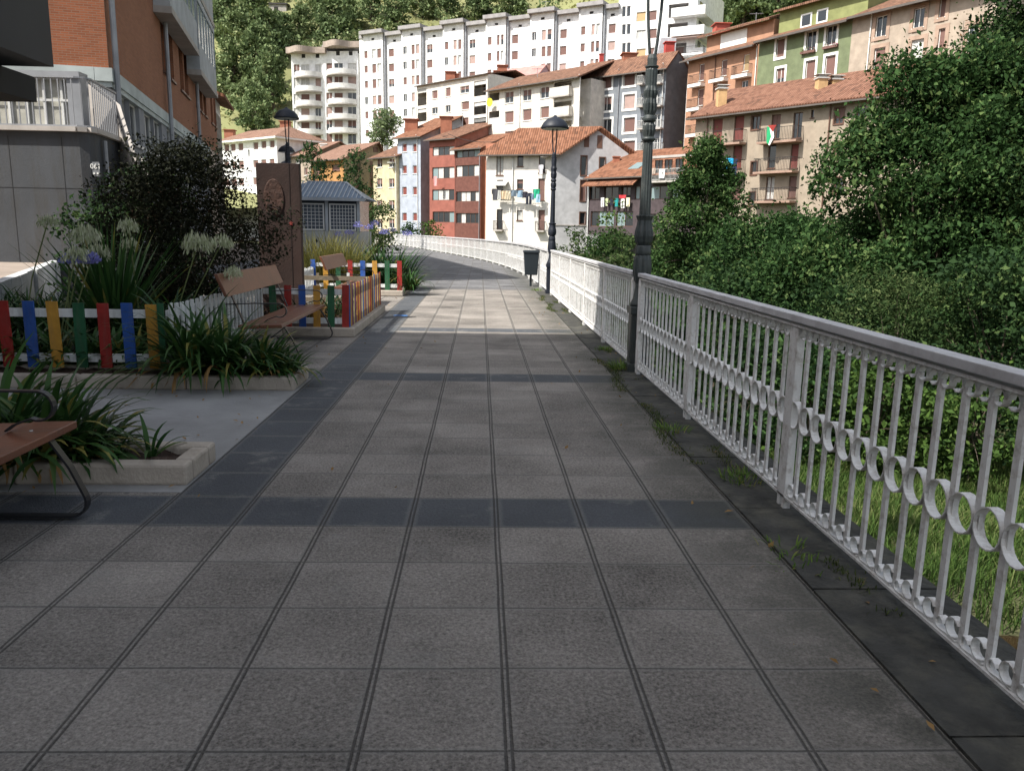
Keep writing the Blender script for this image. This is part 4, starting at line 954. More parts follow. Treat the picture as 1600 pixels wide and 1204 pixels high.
# ------------------------------------------------------------------ lamp posts
M_lamp = mat('dark_green_grey_lamp_paint', (.036, .046, .046), rough=.45, var=.25, scale=5, stain=.4, stainc=(.12, .12, .11), sscale=9, bump=.1, spec=.5)
M_lampd = mat('blue_black_lamp_paint', (.018, .022, .032), rough=.5, var=.2, scale=5)
_sz = [0, .70, .76, 1.02, 1.42, 1.57, 2.01, 2.87, 2.95, 3.16, 3.24, 3.74, 3.79, 3.98]
_lz = [AT(1000, y, (Y2+posts1[-1])/2).z for y in (585, 490, 478, 447, 398, 383, 336, 222, 214, 192, 180, 107, 102, 84)]; _lz[0] = 0
def lm(z): return float(np.interp(z, _sz, _lz)) if z <= 3.98 else _lz[-1]+(z-3.98)
TOPZ = _lz[-1]+.55
def make_lamp(label, loc, m, hz=1.0, fine=True, group='ornate street lamps on the promenade'):
    root = thing('street_lamp', label, 'street lamp', loc, group); x, y, _ = loc; n = 36 if fine else 16
    def lz(name, prof, fl=None, nn=n):
        b = MB(); b.lathe((x, y, 0), [(r*.93, lm(z)*hz) for r, z in prof], nn, fl); return b.build(name, m, root, smooth=not fl)
    b = MB(); b.box(x-.13, x+.13, y-.13, y+.13, 0, .1); b.box(x-.105, x+.105, y-.105, y+.105, .1, lm(.70)*hz); b.box(x-.125, x+.125, y-.125, y+.125, lm(.70)*hz, lm(.76)*hz); b.build('pedestal', m, root, bevel=.01)
    q = MB(); q.box(x-.11, x-.106, y-.07, y+.07, .16, .62*hz); q.box(x-.07, x+.07, y-.11, y-.106, .16, .62*hz); q.build('access_panel', m, root)
    lz('base_flare', [(.125, .76), (.12, .80), (.095, .86), (.078, .95), (.07, 1.02), (.075, 1.05)])
    lz('lower_bulb', [(.07, 1.05), (.09, 1.1), (.105, 1.2), (.105, 1.27), (.098, 1.36), (.085, 1.42)], [.0, .04, .05, .05, .05, .03], 48 if fine else 16)
    lz('collar', [(.088, 1.42), (.092, 1.44), (.092, 1.5), (.086, 1.52), (.088, 1.56), (.082, 1.57)])
    lz('leaf_bulb', [(.07, 1.57), (.095, 1.62), (.105, 1.70), (.1, 1.78), (.085, 1.86), (.078, 1.93), (.095, 1.985), (.10, 2.0), (.075, 2.01)], [.02, .06, .07, .07, .06, .05, .06, .0, .0], 48 if fine else 16)
    k = np.linspace(0, 1, 9); lz('shaft', [(.062-.012*t, 2.01+.86*t) for t in k], [.07]*9, 48 if fine else 16)
    lz('capital', [(.05, 2.87), (.075, 2.90), (.078, 2.93), (.06, 2.95)])
    lz('upper_vase', [(.055, 2.95), (.062, 3.0), (.07, 3.05), (.066, 3.12), (.052, 3.16), (.07, 3.18), (.074, 3.2), (.07, 3.22), (.055, 3.24)], [.03, .09, .1, .09, .03, 0, 0, 0, 0], 48 if fine else 16)
    lz('leaf_column', [(.055, 3.24), (.068, 3.29), (.072, 3.36), (.06, 3.42), (.07, 3.47), (.073, 3.5), (.06, 3.55), (.062, 3.62), (.066, 3.72), (.062, 3.74), (.076, 3.76), (.076, 3.78), (.05, 3.79)], [.03, .12, .12, .08, .12, .12, .05, .05, .05, 0, 0, 0, 0], 48 if fine else 16)
    b = MB(); b.lathe((x, y, 0), [(.05, lm(3.79)*hz), (.052, lm(3.9)*hz), (.04, lm(3.97)*hz), (.0, lm(3.98)*hz)], 12); b.build('socket', m, root)
    top_ = TOPZ*hz+(.35 if fine else 0)
    for s in (-1, 1):
        b = MB(); pts = [(x+s*(.022+(.055 if fine else .028)*math.sin(t*math.pi*.62)), y, (lm(3.86)+(top_/hz-lm(3.86))*t)*hz) for t in np.linspace(0, 1, 10)]; b.tube(pts, .016, 8); b.build('curved_rod', m, root, smooth=True)
    z0 = top_; b = MB(); R0 = .33
    prof = [(R0, z0-.02), (R0+.01, z0), (R0*.96, z0+.05), (R0*.84, z0+.12), (R0*.62, z0+.19), (R0*.33, z0+.235), (.06, z0+.25), (.03, z0+.29), (.0, z0+.295)]
    b.lathe((x, y, 0), prof, 28); b.build('lamp_shade', M_lampd, root, smooth=True)
    b = MB(); b.lathe((x, y, 0), [(.3, z0-.03), (.3, z0-.021)], 24); b.build('diffuser', mat('lamp_diffuser', (.5, .5, .48), rough=.4), root)
    return root
yl = (Y2+posts1[-1])/2
make_lamp('nearest ornate lamp post standing in the gap of the white railing', (RX+.04, yl, 0), M_lamp)
p2 = G(857, 459)
h2 = AT(859, 200, p2.y).z/TOPZ; print('lamp2', p2, h2, TOPZ)
make_lamp('ornate lamp with domed shade beside the waste bin', (p2.x+.05, p2.y, 0), M_lampd, h2, fine=False)
for px, py, Y, lb in ((447, 161, 23, 'tall domed lamp rising just behind the rusted stele, highest of the three'), (447, 221, 34, 'domed lamp seen halfway down the pole behind the rusted stele'), (446, 247, 43, 'farthest domed lamp peeping over the rusted stele')):
    p = AT(px, py, Y); make_lamp(lb, (p.x, p.y, 0), M_lampd, (p.z-.4)/TOPZ, fine=False)
# ------------------------------------------------------------------ litter bin
b0 = G(829, 447); rt = thing('waste_bin', 'dark waste bin on a post beside the second lamp', 'waste bin', (b0.x, b0.y, 0))
M_bin = mat('dark_bin_plastic', (.02, .028, .035), rough=.55)
m = MB(); m.tube([(b0.x, b0.y, 0), (b0.x, b0.y, .75)], .03, 8); m.build('post', M_bin, rt)
m = MB(); x, y = b0.x, b0.y-.05; m.hexa([(x-.17, y-.15, .32), (x+.17, y-.15, .32), (x+.17, y+.15, .32), (x-.17, y+.15, .32)], [(x-.21, y-.18, .93), (x+.21, y-.18, .93), (x+.21, y+.18, .93), (x-.21, y+.18, .93)]); m.build('container', M_bin, rt, bevel=.02)
m = MB(); m.hexa([(x-.23, y-.2, .93), (x+.23, y-.2, .93), (x+.23, y+.2, .93), (x-.23, y+.2, .93)], [(x-.22, y-.19, 1.0), (x+.22, y-.19, 1.0), (x+.22, y+.19, 1.0), (x-.22, y+.19, 1.0)]); m.build('lid', M_bin, rt, bevel=.015)
# ------------------------------------------------------------------ flower beds
M_kerb = mat('cast_concrete_kerb', (.42, .37, .31), var=.15, scale=2.5, stain=.55, stainc=(.20, .17, .13), sscale=3., bump=.35, bscale=45)
M_soil = mat('dark_bed_soil', (.045, .028, .02), var=.5, scale=12, bump=1., bscale=30)
def bed(label, x0, x1, y0, y1, h=.13, t=.12):
    rt = thing('flower_bed', label, 'flower bed', (x1, y0, 0))
    def kerb(a, b, c, d):
        m = MB(); m.box(a, b, c, d, 0, h); m.build('kerb_stone', M_kerb, rt, bevel=.018)
    x = x1-.005
    L_ = 1.0; k = x1
    while k > x0: kerb(max(x0, k-L_), k-.006, y0, y0+t); k -= L_
    k = y0+t+.006
    while k < y1-t-.05: e = min(k+L_, y1-t-.006); kerb(x1-t, x1-.006, k, e-.006); k = e
    k = x1
    while k > x0: kerb(max(x0, k-L_), k-.006, y1-t, y1); k -= L_
    nx, ny = max(6, int((x1-x0)/.09)), max(6, int((y1-y0)/.09)); nx, ny = min(nx, 70), min(ny, 60)
    me = bpy.data.meshes.new('soil'); V = [(x0+(x1-t-x0)*i/nx-x1, (y0+t)+(y1-y0-2*t)*j/ny-y0, h-.045+random.uniform(-.02, .03)) for j in range(ny+1) for i in range(nx+1)]
    me.from_pydata(V, [], [(j*(nx+1)+i, j*(nx+1)+i+1, (j+1)*(nx+1)+i+1, (j+1)*(nx+1)+i) for j in range(ny) for i in range(nx)]); me.materials.append(M_soil)
    o = bpy.data.objects.new('soil', me); col.objects.link(o); o.parent = rt
    return rt
XB = -1.70
y1a = G(299, 759).y; y1b = G(348, 719).y
bed('nearest flower bed with pale kerb, beside the wooden bench at the edge of the picture', -6, XB, y1a, y1b)
y2a = G(465, 611).y; y2b = y2a+.66
bed('flower bed with pale kerb in front of the first coloured picket fence', -8, XB-.02, y2a, y2b)
y3a = G(548, 527).y; y3b = G(600, 486).y
bed('flower bed enclosed by coloured pickets behind the middle bench', -5.5, XB-.05, y3a, y3b)
y4a = G(628, 463).y
bed('far flower bed with coloured pickets and spilling green leaves', -7, XB-.05, y4a, y4a+4.5)
bed('large garden bed behind the first coloured picket fence', -8, -3.05, y2b+.01, y3a+3.5)
# ------------------------------------------------------------------ picket fences
PC = {'red': (.29, .025, .02), 'blue': (.025, .085, .32), 'yellow': (.48, .25, .04), 'green': (.018, .09, .04), 'purple': (.13, .03, .10), 'white': (.62, .64, .63), 'cream': (.5, .42, .2), 'weathered': (.17, .14, .10)}
MP = {k: mat('picket_'+k, v, rough=.6, var=.22, scale=5, stain=.4, stainc=(.13, .11, .09), sscale=7, streak=True, bump=.3, bscale=22) for k, v in PC.items()}
def pickets(label, a, b, seq, z0, h=.66, w_=.105, sp=.225, rail_out=False, railm='white', backm=None, loc=None):
    """a->b in plan; pickets on the outer face, rails behind"""
    a, b = Vector(a), Vector(b); d = (b-a); L_ = d.length; ex = d/L_; ey = Vector((ex.y, -ex.x))    # outward (right-hand side)
    rt = thing('picket_fence', label, 'fence', (a.x, a.y, z0))
    n = int(L_/sp); m = MB()
    for zz in (h*.16, h*.84): m.obox(a, ex, ey, 0, L_, -.045, -.016, z0+zz-.04, z0+zz+.04)
    m.build('rail', MP[railm], rt)
    for k in range(n+1):
        u = k*sp; m = MB(); tl = random.uniform(-.012, .012); dz = random.uniform(-.012, .012)
        P_ = lambda u_, b_, z_: (a.x+ex.x*u_+ey.x*b_, a.y+ex.y*u_+ey.y*b_, z_)
        w2 = w_
        m.hexa([P_(u, -.014, z0+.01), P_(u+w2, -.014, z0+.01), P_(u+w2, .004, z0+.01), P_(u, .004, z0+.01)], [P_(u+tl, -.014, z0+h+dz), P_(u+w2+tl, -.014, z0+h+dz), P_(u+w2+tl, .004, z0+h+dz), P_(u+tl, .004, z0+h+dz)])
        m.build('picket', MP[seq[k % len(seq)]], rt)
    return rt
zf = .12
yf1 = G(258, 577, zf).y; xf1 = G(262, 577, zf).x
# front run, from beyond the left of the photo to the corner
L1 = 3.4
pickets('first coloured picket fence facing the concrete path, pickets widest apart', (xf1-.105-.232*15, yf1), (xf1-.02, yf1), ['green', 'red', 'blue', 'yellow'][1:]+['green'], zf, .64, .105, .232) if False else None
seq_ = ['red', 'blue', 'yellow', 'green']
n1 = 15; xs0 = xf1-.105-.062-.232*n1
order = [None]*(n1+1)
for k in range(n1+1): order[n1-k] = ['yellow', 'blue', 'red', 'green'][k % 4]
_pf = pickets('first coloured picket fence facing the concrete path, pickets widest apart', (xs0, yf1), (xs0+.232*n1+.15, yf1), order, zf, .64, .105, .232)
o_ = MB(); o_.box(xf1-.06, xf1+.0, yf1-.016, yf1+.004, zf+.01, zf+.645); o_.build('picket', MP['green'], _pf)
pickets('side run of unpainted white pickets behind the middle bench', (xf1, yf1+.15), (xf1, y3a+.12), ['white'], zf, .62, .07, .15)
xf3 = G(553, 507, zf).x; yf3 = y3a+.1
n3 = 9; order = [['red', 'green', 'yellow', 'blue'][k % 4] for k in range(n3+1)][::-1]
pickets('second coloured picket fence, on the bed behind the middle bench', (xf3-.1-.2*n3, yf3), (xf3-.02, yf3), order, zf, .60, .095, .2)
pickets('close-set side fence of purple, yellow and red pickets along the tiled path', (xf3+.005, yf3+.02), (xf3+.005, y3b-.05), ['blue', 'yellow', 'purple', 'cream', 'purple', 'yellow', 'red', 'yellow', 'purple', 'cream'], zf, .60, .07, .135)
pickets('weathered rear fence rail closing the second bed', (xf3, y3b-.12), (xf3-2.2, y3b-.12), ['weathered', 'white'], zf, .58, .05, .55, railm='weathered')
xf4 = G(624, 457, zf).x; yf4 = y4a+.1; n4 = 7
pickets('third coloured picket fence on the far bed below spilling leaves', (xf4-.1-.28*n4, yf4), (xf4-.02, yf4), [['red', 'green', 'yellow', 'blue'][k % 4] for k in range(n4+1)][::-1], zf, .68, .11, .28)
pickets('low white side fence behind the farthest bench', (xf4-2.0, y3b+.1), (xf4-2.0, yf4), ['white'], zf, .52, .06, .16)
# ------------------------------------------------------------------ benches
M_plank = mat('varnished_brown_planks', (.16, .062, .034), rough=.38, var=.2, scale=2.5, stain=.5, stainc=(.08, .045, .035), sscale=6, bump=.12, bscale=25, spec=.5)
M_iron = mat('black_bench_iron', (.014, .015, .018), rough=.4, spec=.5)
def bench(label, x, y0, y1):
    """front edge of the seat at x, ends at y0 (near) and y1 (far); sits facing the path"""
    rt = thing('park_bench', label, 'bench', (x-.3, (y0+y1)/2, 0), 'wooden benches with black iron frames')
    for k, (a, b) in enumerate(((-.23, 0), (-.47, -.245))):
        m = MB(); m.hexa([(x+a, y0, .425-.012*k), (x+b, y0, .43-.012*k), (x+b, y1, .43-.012*k), (x+a, y1, .425-.012*k)], [(x+a, y0, .465-.012*k), (x+b, y0, .47-.012*k), (x+b, y1, .47-.012*k), (x+a, y1, .465-.012*k)]); m.build('seat_plank', M_plank, rt, bevel=.006)
    m = MB(); m.hexa([(x-.60, y0, .76), (x-.56, y0, .76), (x-.56, y1, .76), (x-.60, y1, .76)], [(x-.70, y0, 1.0), (x-.66, y0, 1.0), (x-.66, y1, 1.0), (x-.70, y1, 1.0)]); m.build('backrest', M_plank, rt, bevel=.006)
    for yy in (y0+.22, y1-.22):
        m = MB(); Yd = Vector((0, 1, 0)); v = lambda a, z: Vector((x+a, yy, z))
        arc = lambda cx, cz, r, a0, a1, n=8: [v(cx+r*math.cos(R(a0+(a1-a0)*k/n)), cz+r*math.sin(R(a0+(a1-a0)*k/n))) for k in range(n+1)]
        # base bar, rounded front foot, raking front leg up under the seat, then the curl of the armrest
        pts = [v(-.62, .02), v(-.3, .02)]+arc(.05, .10, .08, -90, 20, 6)+[v(.06, .28), v(-.03, .425)]
        m.strip(pts, Yd, .045, .012)
        pts = [v(-.07, .47), v(-.10, .53)]+arc(-.04, .59, .08, 200, 430, 10)[::1]
        pts = [v(-.66, .66)]+[v(-.35, .675), v(-.10, .675)]+arc(-.07, .60, .075, 80, -120, 10)+[v(-.20, .50), v(-.24, .47)]
        m.strip(pts, Yd, .04, .01)
        pts = [v(-.5, .02), v(-.42, .2), v(-.42, .425)]; m.strip([v(-.70, .02), v(-.52, .16), v(-.46, .42)], Yd, .045, .012)
        m.strip([v(-.45, .41), v(-.52, .6), v(-.59, .76), v(-.69, .99)], Yd, .04, .01)
        m.strip([v(-.47, .405), v(-.02, .42)], Yd, .04, .01)
        m.build('iron_frame', M_iron, rt)
        k = MB(); k.lathe((x-.12, yy, .468), [(.009, 0), (.009, .004), (.0, .005)], 8); k.lathe((x-.36, yy, .458), [(.009, 0), (.009, .004), (.0, .005)], 8); k.build('bolt', M_metalw, rt)
    return rt
pb = G(512, 533); xb = G(440, 507, .47).x
bench('brown plank bench in the recess in front of the second coloured fence', xb, G(440, 507, .47).y, G(505, 475, .47).y)
pn = G(138, 812); xn = G(114, 657, .47).x
yn = G(113, 657, .47).y
bench('brown plank bench cut off by the left edge, next to the nearest flower bed', pn.x-.13, yn-1.9, yn)
bench('farthest bench, only its pale brown backrest showing above the flower beds', xb-.06, AT(518, 410, 15).y-.4, 16.9)
# ------------------------------------------------------------------ rusted stele
M_rust = mat('rusted_steel', (.036, .021, .017), rough=.8, var=.35, scale=1.8, stain=.5, stainc=(.05, .022, .016), sscale=2.5, bump=.25, bscale=30)
Ys = 12.9; a = AT(399, 254, Ys); b = AT(467, 257, Ys); zt = a.z; w2 = b.x-a.x
rt = thing('stele', 'tall rusted steel slab with an engraved oval relief standing among the garden plants', 'monument', (a.x+w2/2, Ys, 0))
m = MB(); m.box(a.x, b.x, Ys, Ys+.14, 0, zt); m.build('slab', M_rust, rt, bevel=.006)
m = MB(); m.box(b.x-.16, b.x-.15, Ys-.006, Ys-.001, .0, zt); m.build('edge_seam', mat('dark_rust', (.022, .014, .012)), rt)
def oval(cx, cz, rx, rz, th, name, mm, n=28, y=Ys-.004):
    b_ = MB(); b_.hexa([(cx+rx*math.cos(2*math.pi*k/n), y, cz+rz*math.sin(2*math.pi*k/n)) for k in range(n)], [(cx+rx*math.cos(2*math.pi*k/n)*.96, y-th, cz+rz*math.sin(2*math.pi*k/n)*.96) for k in range(n)]); return b_.build(name, mm, rt, bevel=.004)
c = AT(428, 310, Ys)
M_rust2 = mat('lighter_rust_relief', (.055, .028, .02), rough=.7, var=.5, scale=14, bump=.8, bscale=18)
oval(c.x, c.z, .16, .30, .012, 'oval_relief', M_rust2)
m = MB()
for k in range(5): m.strip([(c.x+(-.10+.2*t), Ys-.02-.004*k % .01, c.z-.12-.03*k+.03*math.sin(t*6+k)) for t in np.linspace(0, 1, 8)], Vector((0, 1, 0)), .02, .014)
m.build('relief_lines', mat('dark_rust', (.022, .014, .012)), rt)
c = AT(455, 349, Ys); m = MB(); pts = [(c.x+(.035 if k % 2 == 0 else .018)*math.sin(math.pi*k/5), c.z+(.035 if k % 2 == 0 else .018)*math.cos(math.pi*k/5)) for k in range(10)]
m.hexa([(x, Ys-.004, z) for x, z in pts], [(x, Ys-.014, z) for x, z in pts]); m.build('red_emblem', MP['red'], rt)
# ------------------------------------------------------------------ pavilion
Yk = 40; a = AT(432, 362, Yk); b = AT(563, 362, Yk); f = Fac(a, Vector((b.x, Yk, 0)))
rt = thing('pavilion', 'low pavilion with blue standing-seam roof and white grid windows', 'pavilion', (a.x, Yk, 0))
ze = f.uv(500, 309)[1]; zw = f.uv(520, 361)[1]
m = MB(); f.box(m, 0, f.len, -4, 0, 0, zw); m.build('base_wall', mat('pavilion_plinth', (.42, .43, .42), stain=.3), rt)
m = MB(); f.box(m, .1, f.len-.1, -3.9, -.12, zw, ze); m.build('dark_interior', mat('pavilion_dark_glass', (.05, .06, .075), rough=.2), rt)
M_kf = mat('pavilion_grey_frame', (.42, .45, .48), rough=.5)
us = [0, f.uv(508, 330)[0], f.len-.15]
for u in us+[f.uv(450, 330)[0]]:
    m = MB(); f.box(m, u, u+.14, -.1, .03, zw, ze); m.build('post', M_kf, rt)
zt_ = f.uv(520, 318)[1]
for u0, u1 in ((f.uv(452, 330)[0], us[1]), (us[1]+.14, us[2])):
    m = MB(); 
    for (p, q, r_, s_) in ((u0+.05, u1-.05, zw+.02, zw+.09), (u0+.05, u1-.05, zt_-.07, zt_)): f.box(m, p, q, -.06, .01, r_, s_)
    for (p, q) in ((u0+.05, u0+.12), (u1-.12, u1-.05)): f.box(m, p, q, -.058, .008, zw+.09, zt_-.07)
    o = m.build('window', M_frame, rt)
    g = MB(); n = 8
    for k in range(1, n): u = u0+.12+(u1-u0-.24)*k/n; f.box(g, u-.012, u+.012, -.04, -.02, zw+.09, zt_-.07)
    for k in range(1, 7): z = zw+.09+(zt_-.16-zw)*k/7; f.box(g, u0+.12, u1-.12, -.037, -.023, z-.012, z+.012)
    g.build('grid', M_frame, o)
    g = MB(); f.box(g, u0+.12, u1-.12, -.11, -.1, zw+.09, zt_-.07); g.build('pane', mat('pavilion_pane', (.12, .14, .17), rough=.15), o)
M_kr = mat('blue_grey_roof_sheet', (.15, .20, .26), rough=.45, metal=.2, var=.1)
ov = .3; zr = f.uv(500, 283)[1]+.08
e = [f.P(-ov, ov, ze), f.P(f.len+ov, ov, ze), f.P(f.len+ov, -4.5, ze), f.P(-ov, -4.5, ze)]; r0, r1 = f.P(1.2, -2, zr), f.P(f.uv(530, 283)[0], -2, zr)
m = MB(); m.quad(e[0], e[1], r1, r0); m.quad(e[1], e[2], r1); m.quad(e[2], e[3], r0, r1); m.quad(e[3], e[0], r0); ro = m.build('roof', M_kr, rt)
m = MB(); n = 22
for k in range(n+1):
    t_ = k/n; p = Vector(e[0]).lerp(Vector(e[1]), t_); xr = min(max(p.x, r0.x), r1.x)
    if p.x > r1.x: s_ = 1-(p.x-r1.x)/(e[1].x-r1.x); q = Vector((p.x, e[0].y+(r0.y-e[0].y)*s_, ze+(zr-ze)*s_))
    else: q = Vector((p.x, r0.y, zr))
    if (q-p).length > .2: m.bar(p+Vector((0, 0, .02)), q+Vector((0, 0, .02)), .04, .05)
m.build('standing_seams', M_kf, ro)
m = MB(); m.bar(e[1], r1, .1, .06); m.bar(r0, r1, .12, .08); m.build('ridge_cap', M_kf, ro)
m = MB(); f.box(m, -ov, f.len+ov, ov, ov+.06, ze-.14, ze+.0); f.box(m, -ov, f.len+ov, -.1, ov, ze-.06, ze-.02); m.build('fascia', M_kf, rt)
# ------------------------------------------------------------------ brick building on the left
Bc = AT(170, 107, 20); dfar = AT(341, 330, 10); # direction seen towards pixel 480 on the horizon
dv = ray(484, 358); dv2 = Vector((dv.x, dv.y)).normalized()
f = Fac(V2(Bc), V2(Bc)+dv2*26)      # right facade, seen obliquely; outward normal points to the path
go = Fac(f.A+f.n*.5, f.B+f.n*.5); ln = go.uv(342, 200)[0]-go.uv(172, 107)[0]*0; f = Fac(f.A, f.A+f.ex*ln)
zb_ = Bc.z
fl_ = Fac(f.A-f.n*10, f.A)           # end wall that faces us
rt = thing('apartment_building', 'brick apartment building with grey ground floor and enclosed balconies, left of the garden', 'building', (f.A.x, f.A.y, 0))
H = 14.6
go = Fac(f.A+f.n*.5, f.B+f.n*.5)
SW = []
for cx, cy, w_, h_ in ((194, 178, 18, 62), (210, 190, 16, 62), (234, 211, 14, 52), (248, 221, 12, 48), (267, 238, 9, 38), (278, 246, 8, 34)):
    r = f.rect(cx, cy, w_, h_); SW.append(r)
zs = [f.uv(204, 215)[1]]; zw0, zw1 = f.uv(204, 222)[1], f.uv(204, 158)[1]
lower = [[r[0], r[1], zw0, zw1] for r in SW]
zc0, zc1 = f.uv(262, 118)[1], f.uv(262, 40)[1]
upper = []
for cx in (222, 238, 259, 269, 284, 291, 306, 312, 318, 328, 333):
    u = f.uv(cx, 120)[0]; wv = .95
    for kf in range(4): upper.append([u-wv/2, u+wv/2, zc0+3.0*kf, zc1+3.0*kf])
up2 = [r for r in upper if r[3] < H-.4 and not (r[0] < f.uv(250, 100)[0] and r[2] < zc0+2.5)]
mb = MB(); wall_open(mb, f, 0, zb_-.3, lower); fl_.box
wall_open(mb, fl_, 0, zb_-.3, []); mb.build('plinth_wall', mat('grey_ground_floor', (.26, .27, .29), stain=.35, stainc=(.17, .17, .18)), rt)
mb = MB(); wall_open(mb, f, zb_+.001, H, up2, depth=.2)
mb.quad(f.P(f.len, 0, 0), f.P(f.len, -10, 0), f.P(f.len, -10, H), f.P(f.len, 0, H)); mb.quad(f.P(0, 0, H), f.P(f.len, 0, H), f.P(f.len, -10, H), f.P(0, -10, H)); mb.quad(f.P(0, -10, 0), f.P(f.len, -10, 0), f.P(f.len, -10, H), f.P(0, -10, H)); mb.build('brick_wall', M_bricks, rt, uv=True)
mb = MB(); wall_open(mb, fl_, zb_+.001, H, []); mb.build('end_wall', M_brick, rt, uv=True)
mb = MB(); f.box(mb, -.08, f.len+.02, -.3, .08, zb_-.3, zb_); f.box(mb, -.04, f.len, -.3, .04, zb_-.42, zb_-.3); fl_.box(mb, 0, fl_.len-.31, -.3, .08, zb_-.3, zb_); fl_.box(mb, 0, fl_.len-.31, -.3, .04, zb_-.42, zb_-.3); mb.build('string_course', mat('pale_band', (.48, .53, .52), stain=.2), rt)
for r in lower:
    window(f, r, 'g', rt, M_frame, q=-.14)
for r in up2: window(f, r, random.choice('ssh'), rt, M_frameb, q=-.17)
for px, z0, z1 in ((172, 0, H), (258, 0, H), (303, 0, H)):
    u = f.uv(px, 150)[0]; mb = MB(); mb.tube([f.P(max(u, .12), .14, z0), f.P(max(u, .12), .14, z1)], .07, 8); mb.build('downpipe', M_pipe, rt)
M_gal = mat('white_gallery_panel', (.42, .45, .47), stain=.3)
for pa, pb, py, yb in ((266, 310, 10, 87), (313, 341, 109, 160)):
    ua, z = go.uv(pa, py); ub = min(go.uv(pb, yb)[0], f.len-.05)
    if py == 108: z = z
    for kf in range(0, 4):
        zz = z+3.0*kf
        if zz+2.9 > H: break
        m = MB(); f.box(m, ua, ub, .003, 0.54, zz-.2, zz); o = m.build('gallery', M_slab, rt)
        m = MB(); f.box(m, ua+.02, ub-.02, 0.44, 0.50, zz, zz+1.0); f.box(m, ua+.02, ua+.08, .01, 0.44, zz, zz+1.0); f.box(m, ub-.08, ub-.02, .01, 0.44, zz, zz+1.0); m.build('parapet', M_gal, o)
        n = 6; m = MB()
        for k in range(n+1): u = ua+.02+(ub-ua-.1)*k/n; f.box(m, u, u+.06, 0.44, 0.50, zz+1.0, zz+2.55)
        f.box(m, ua+.02, ub-.02, .43, .51, zz+2.55, zz+2.79); m.build('gallery_frame', M_gal, o)
        m = MB(); f.box(m, ua+.06, ub-.06, .46, .47, zz+1.0, zz+2.55); m.build('pane', M_glassp, o)
# stone house end past the brick building
pc_ = AT(334, 200, 44); fs = Fac(V2(pc_), V2(pc_)+dv2*4); rt = thing('house', 'narrow stone and white plaster house end with a tiled eave past the brick building', 'house', (pc_.x, 44, 0))
z0_ = AT(340, 170, 44).z; zt_ = AT(340, 147, 44).z
m = MB(); fs.box(m, 0, 4, -3, 0, 0, z0_); m.build('stone_wall', mat('rubble_stone', (.24, .22, .20), var=.5, scale=3.5, bump=.8, bscale=5, stain=.5, stainc=(.12, .1, .09), sscale=2), rt)
m = MB(); fs.box(m, .02, 3.98, -3, -.02, z0_, zt_); m.build('plaster_wall', M_white, rt)
m = MB(); slab4(m, [fs.P(-.8, .7, zt_-.1), fs.P(4.3, .7, zt_-.1), fs.P(4.3, -1.9, zt_+.8), fs.P(-.8, -1.9, zt_+.8)], .16); m.build('roof', M_roof, rt, uv=True)
# ------------------------------------------------------------------ raised street, concrete terrace wall with railings
def street_z(y): return max(0, min(.7, .7*(y-4)/5))
def street_x(y): return max(-10.5, -6.0-.40*(y-10)) if y > 8 else -5.2
mb = MB(); ys = np.linspace(3, 40, 30)
for y0_, y1_ in zip(ys[:-1], ys[1:]):
    xr0, xr1 = street_x(y0_), street_x(y1_)
    mb.quad((-30, y0_, street_z(y0_)), (xr0, y0_, street_z(y0_)), (xr1, y1_, street_z(y1_)), (-30, y1_, street_z(y1_)))
    mb.quad((xr0, y0_, street_z(y0_)), (xr0, y0_, -.1), (xr1, y1_, -.1), (xr1, y1_, street_z(y1_)))
struct(mb.build('side_street', mat('pinkish_street_concrete', (.30, .25, .21), stain=.4, stainc=(.2, .17, .15))))
mb = MB(); 
for k in range(14):
    y0_ = 8.2+k*.75; y1_ = y0_+.74; xr0 = street_x(y0_); xr1 = street_x(y1_); za, zb2 = street_z(y0_), street_z(y1_)
    w_ = random.uniform(.13, .2)
    mb.hexa([(xr0-.08, y0_, -.1), (xr0+w_-.08, y0_, -.1), (xr1+w_-.08, y1_, -.1), (xr1-.08, y1_, -.1)], [(xr0-.08, y0_, za+.05), (xr0+w_-.08, y0_, za+.05), (xr1+w_-.08, y1_, zb2+.05), (xr1-.08, y1_, zb2+.05)])
struct(mb.build('white_kerb', mat('white_painted_kerb', (.5, .52, .53), stain=.5, stainc=(.25, .24, .22), sscale=4)))
Yw = 17.0; a = AT(3, 207, Yw); b = AT(140, 207, Yw); fw = Fac(a, Vector((b.x, Yw, 0))); zt = b.z
dirv = fw.ex
rt = thing('terrace_wall', 'stained concrete terrace wall below the brick building with iron railing on top', 'wall', (a.x, Yw, 0))
M_conc = mat('stained_concrete', (.065, .07, .078), var=.2, scale=.8, stain=.85, stainc=(.055, .05, .042), sscale=1.4, streak=True, bump=.2, bscale=20)
m = MB(); n = 6; C0 = fw.A
prof = [(-1.0, 0), (fw.len-.22, 0), (fw.len-.06, -.06), (fw.len, -.2), (fw.len-.25, -1.9)]
for (u0, b0_), (u1, b1_) in zip(prof[:-1], prof[1:]):
    m.quad(fw.P(u0, b0_, -.2), fw.P(u1, b1_, -.2), fw.P(u1, b1_, zt), fw.P(u0, b0_, zt))
m.quad(*[fw.P(u, b_, zt) for u, b_ in prof]+[fw.P(-1, -1.9, zt)]); m.build('wall', M_conc, rt)
m = MB(); 
for (u0, b0_), (u1, b1_) in zip(prof[:-1], prof[1:]): m.bar(fw.P(u0, b0_+.02, zt+.05), fw.P(u1, b1_+.02, zt+.05), .2, .09)
m.build('coping', M_slab, rt)
m = MB(); r_ = MB(); hr = 1.05
